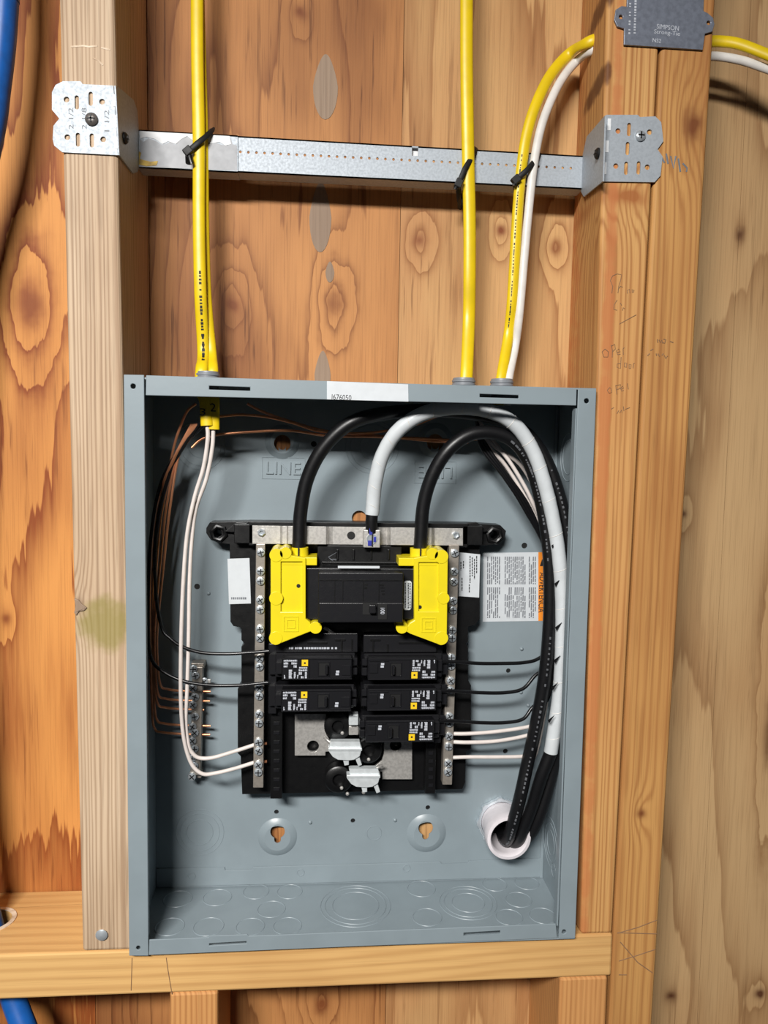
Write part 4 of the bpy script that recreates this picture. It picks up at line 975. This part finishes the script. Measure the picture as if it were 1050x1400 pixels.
ziptie(257, 207, 272, 194, 289, 179, 262, 224, 'black zip tie on the left yellow cable pair at the mounting bar')
ziptie(627, 251, 636, 230, 649, 205, 622, 259, 'black zip tie on the middle yellow cable at the mounting bar')
ziptie(705, 246, 721, 232, 736, 212, 703, 254, 'black zip tie on the yellow and white cable pair at the mounting bar')

# ------------------------------------------------------------------ small branch wires
RW = .0017
def wire(pts, r, m, name, lab, cat, grp, n=6):
    return tag(MB().tube(catmull(P3(pts), n), r, 10).build(name, m), lab, cat, grp)
GW, GB, GC = 'white branch wires', 'black branch wires', 'bare copper wires'
ww1 = wire([(283, 578, .035), (284, 600, .036), (278, 640, .038), (266, 680, .040), (256, 730, .042), (251, 790, .043), (248, 860, .044), (247, 940, .045), (249, 990, .046), (254, 1022, .048), (263, 1046, .050), (277, 1058, .051), (295, 1057, .053), (320, 1051, .056), (349, 1042, .060)], RW, M_WIREW, 'white_wire', 'outer white wire looping to the lowest terminal of the left bar', 'wire', GW)
ww2 = wire([(292, 585, .037), (290, 615, .038), (282, 655, .041), (268, 695, .044), (262, 740, .046), (259, 800, .047), (258, 870, .048), (256, 940, .049), (254, 985, .050), (257, 1015, .050), (262, 1028, .051), (272, 1036, .052), (290, 1036, .053), (315, 1029, .056), (349, 1018, .060)], RW, M_WIREW, 'white_wire', 'inner white wire looping to the second lowest terminal of the left bar', 'wire', GW)
wire([(276, 575, .036), (258, 600, .045), (235, 640, .052), (218, 700, .054), (212, 760, .054), (214, 820, .052), (222, 860, .048), (232, 872, .046), (247, 883, .045), (274, 892, .045), (310, 894, .045), (345, 892, .044), (368, 890, .043)], .0015, M_WIREB, 'black_wire', 'upper thin black wire crossing to the upper left breaker', 'wire', GB)
wire([(280, 580, .038), (250, 610, .050), (222, 655, .056), (208, 720, .058), (203, 800, .057), (203, 870, .054), (208, 903, .050), (226, 920, .048), (254, 932, .046), (290, 937, .046), (326, 937, .045), (348, 935, .044), (367, 933, .043)], .0015, M_WIREB, 'black_wire', 'lower thin black wire crossing to the lower left breaker', 'wire', GB)
# bare copper: five drops on the left into the ground bar, ends poking out on its right
for i, (ye, xs, xe, xt, Y0) in enumerate(((944, 217, 288, 233, .055), (957, 214, 287, 228, .058), (969, 213, 279, 223, .061), (991, 212, 288, 218, .064), (1003, 209, 287, 214, .067))):
    wire([(270 - 2 * i, 580, .038 + i * .002), (246 - i * 3, 618 + i * 4, .050), (xt, 690, Y0 - .004), (xt - 8, 760, Y0), (xs - 2 - i * .6, 860, Y0), (xs - 1, ye - 30, Y0 + .002), (xs + 3, ye - 6, Y0 + .005), (xs + 12, ye - 2, .072), (240, ye, .077), (266, ye + 1, .0785), (xe, ye + 1.5, .0785)], .0011, M_COP, 'copper_wire', 'bare copper wire ending at the %s copper end beside the ground bar' % ('topmost', 'second', 'middle', 'fourth', 'lowest')[i], 'wire', GC)
wire([(286, 566, .044), (300, 569, .05), (330, 567, .055), (365, 570, .058), (400, 578, .060), (440, 590, .062), (500, 592, .065), (560, 583, .066), (600, 568, .066)], .0011, M_COP, 'copper_wire', 'uppermost bare copper wire running across the top of the panel', 'wire', GC)
wire([(262, 612, .052), (276, 600, .053), (300, 594, .055), (350, 590, .058), (400, 589, .060), (450, 596, .063), (510, 597, .066), (570, 599, .068), (628, 602, .069), (655, 600, .066)], .0011, M_COP, 'copper_wire', 'lowest bare copper wire running across the top of the panel', 'wire', GC)
wire([(338, 552, .055), (360, 563, .058), (400, 577, .062), (450, 590, .066), (520, 596, .068), (590, 603, .07), (640, 605, .069)], .0011, M_COP, 'copper_wire', 'slanting bare copper wire running across the top of the panel', 'wire', GC)
wire([(268, 552, .045), (256, 562, .046), (246, 585, .05), (238, 610, .055), (230, 650, .058)], .0011, M_COP, 'copper_wire', 'short curved bare copper wire left of the yellow cable ends', 'wire', GC)
# right hand bundle behind the heavy cables
for i, (ye, dy, lab) in enumerate(((905, -4, 'topmost'), (945, -22, 'middle'), (986, -20, 'lowest'))):
    wire([(600, ye - 1, .043), (625, ye, .046), (655, ye + 2, .050), (690, ye + 2, .054), (715, ye + 2 + dy * .25, .057), (735 - i * 3, ye + dy, .060), (751, ye + dy - 16, .062), (758, 840 + i * 10, .066), (748, 760, .062), (724 - i * 4, 694, .057), (690 - i * 1, 645 + i * 3, .0555), (664 - i * 3, 607 + i * 2, .057), (652, 575, .055)], .0016, M_WIREB, 'black_wire', '%s thin black wire from the right row of breakers to the cable bundle' % lab, 'wire', GB)
for i, (pts, lab) in enumerate((([(614, 1003, .060), (640, 1003, .058), (680, 1000, .058), (725, 993, .060)], 'topmost'), ([(614, 1014, .060), (640, 1015, .058), (680, 1013, .058), (722, 1005, .060)], 'middle'), ([(610, 1036, .060), (640, 1035, .058), (680, 1035, .058), (716, 1034, .060)], 'lowest'))):
    wire(pts + [((740, 985, .063), (738, 995, .063), (733, 1029, .062))[i], (752, 930, .066), (757, 890, .067), (757, 820, .066), (748, 740, .062), (727 + (0, 9, -6)[i], 684, .0575 + .004 * i), (700 + (0, 12, -9)[i], 636, .0575 + .004 * i), (674 - i * 4, 602 + i * 3, .058), (652, 572, .055)], RW, M_WIREW, 'white_wire', '%s white wire from the right terminal bar into the cable bundle' % lab, 'wire', GW)
# copper tips of the left white wires
for x, y, wp in ((352, 1017.5, ww2), (352, 1042, ww1)):
    MB().tube([at(x, y, .0615), at(x + 13, y - 1, .0615)], .0013, 8).build('stripped_tip', M_COP, wp)
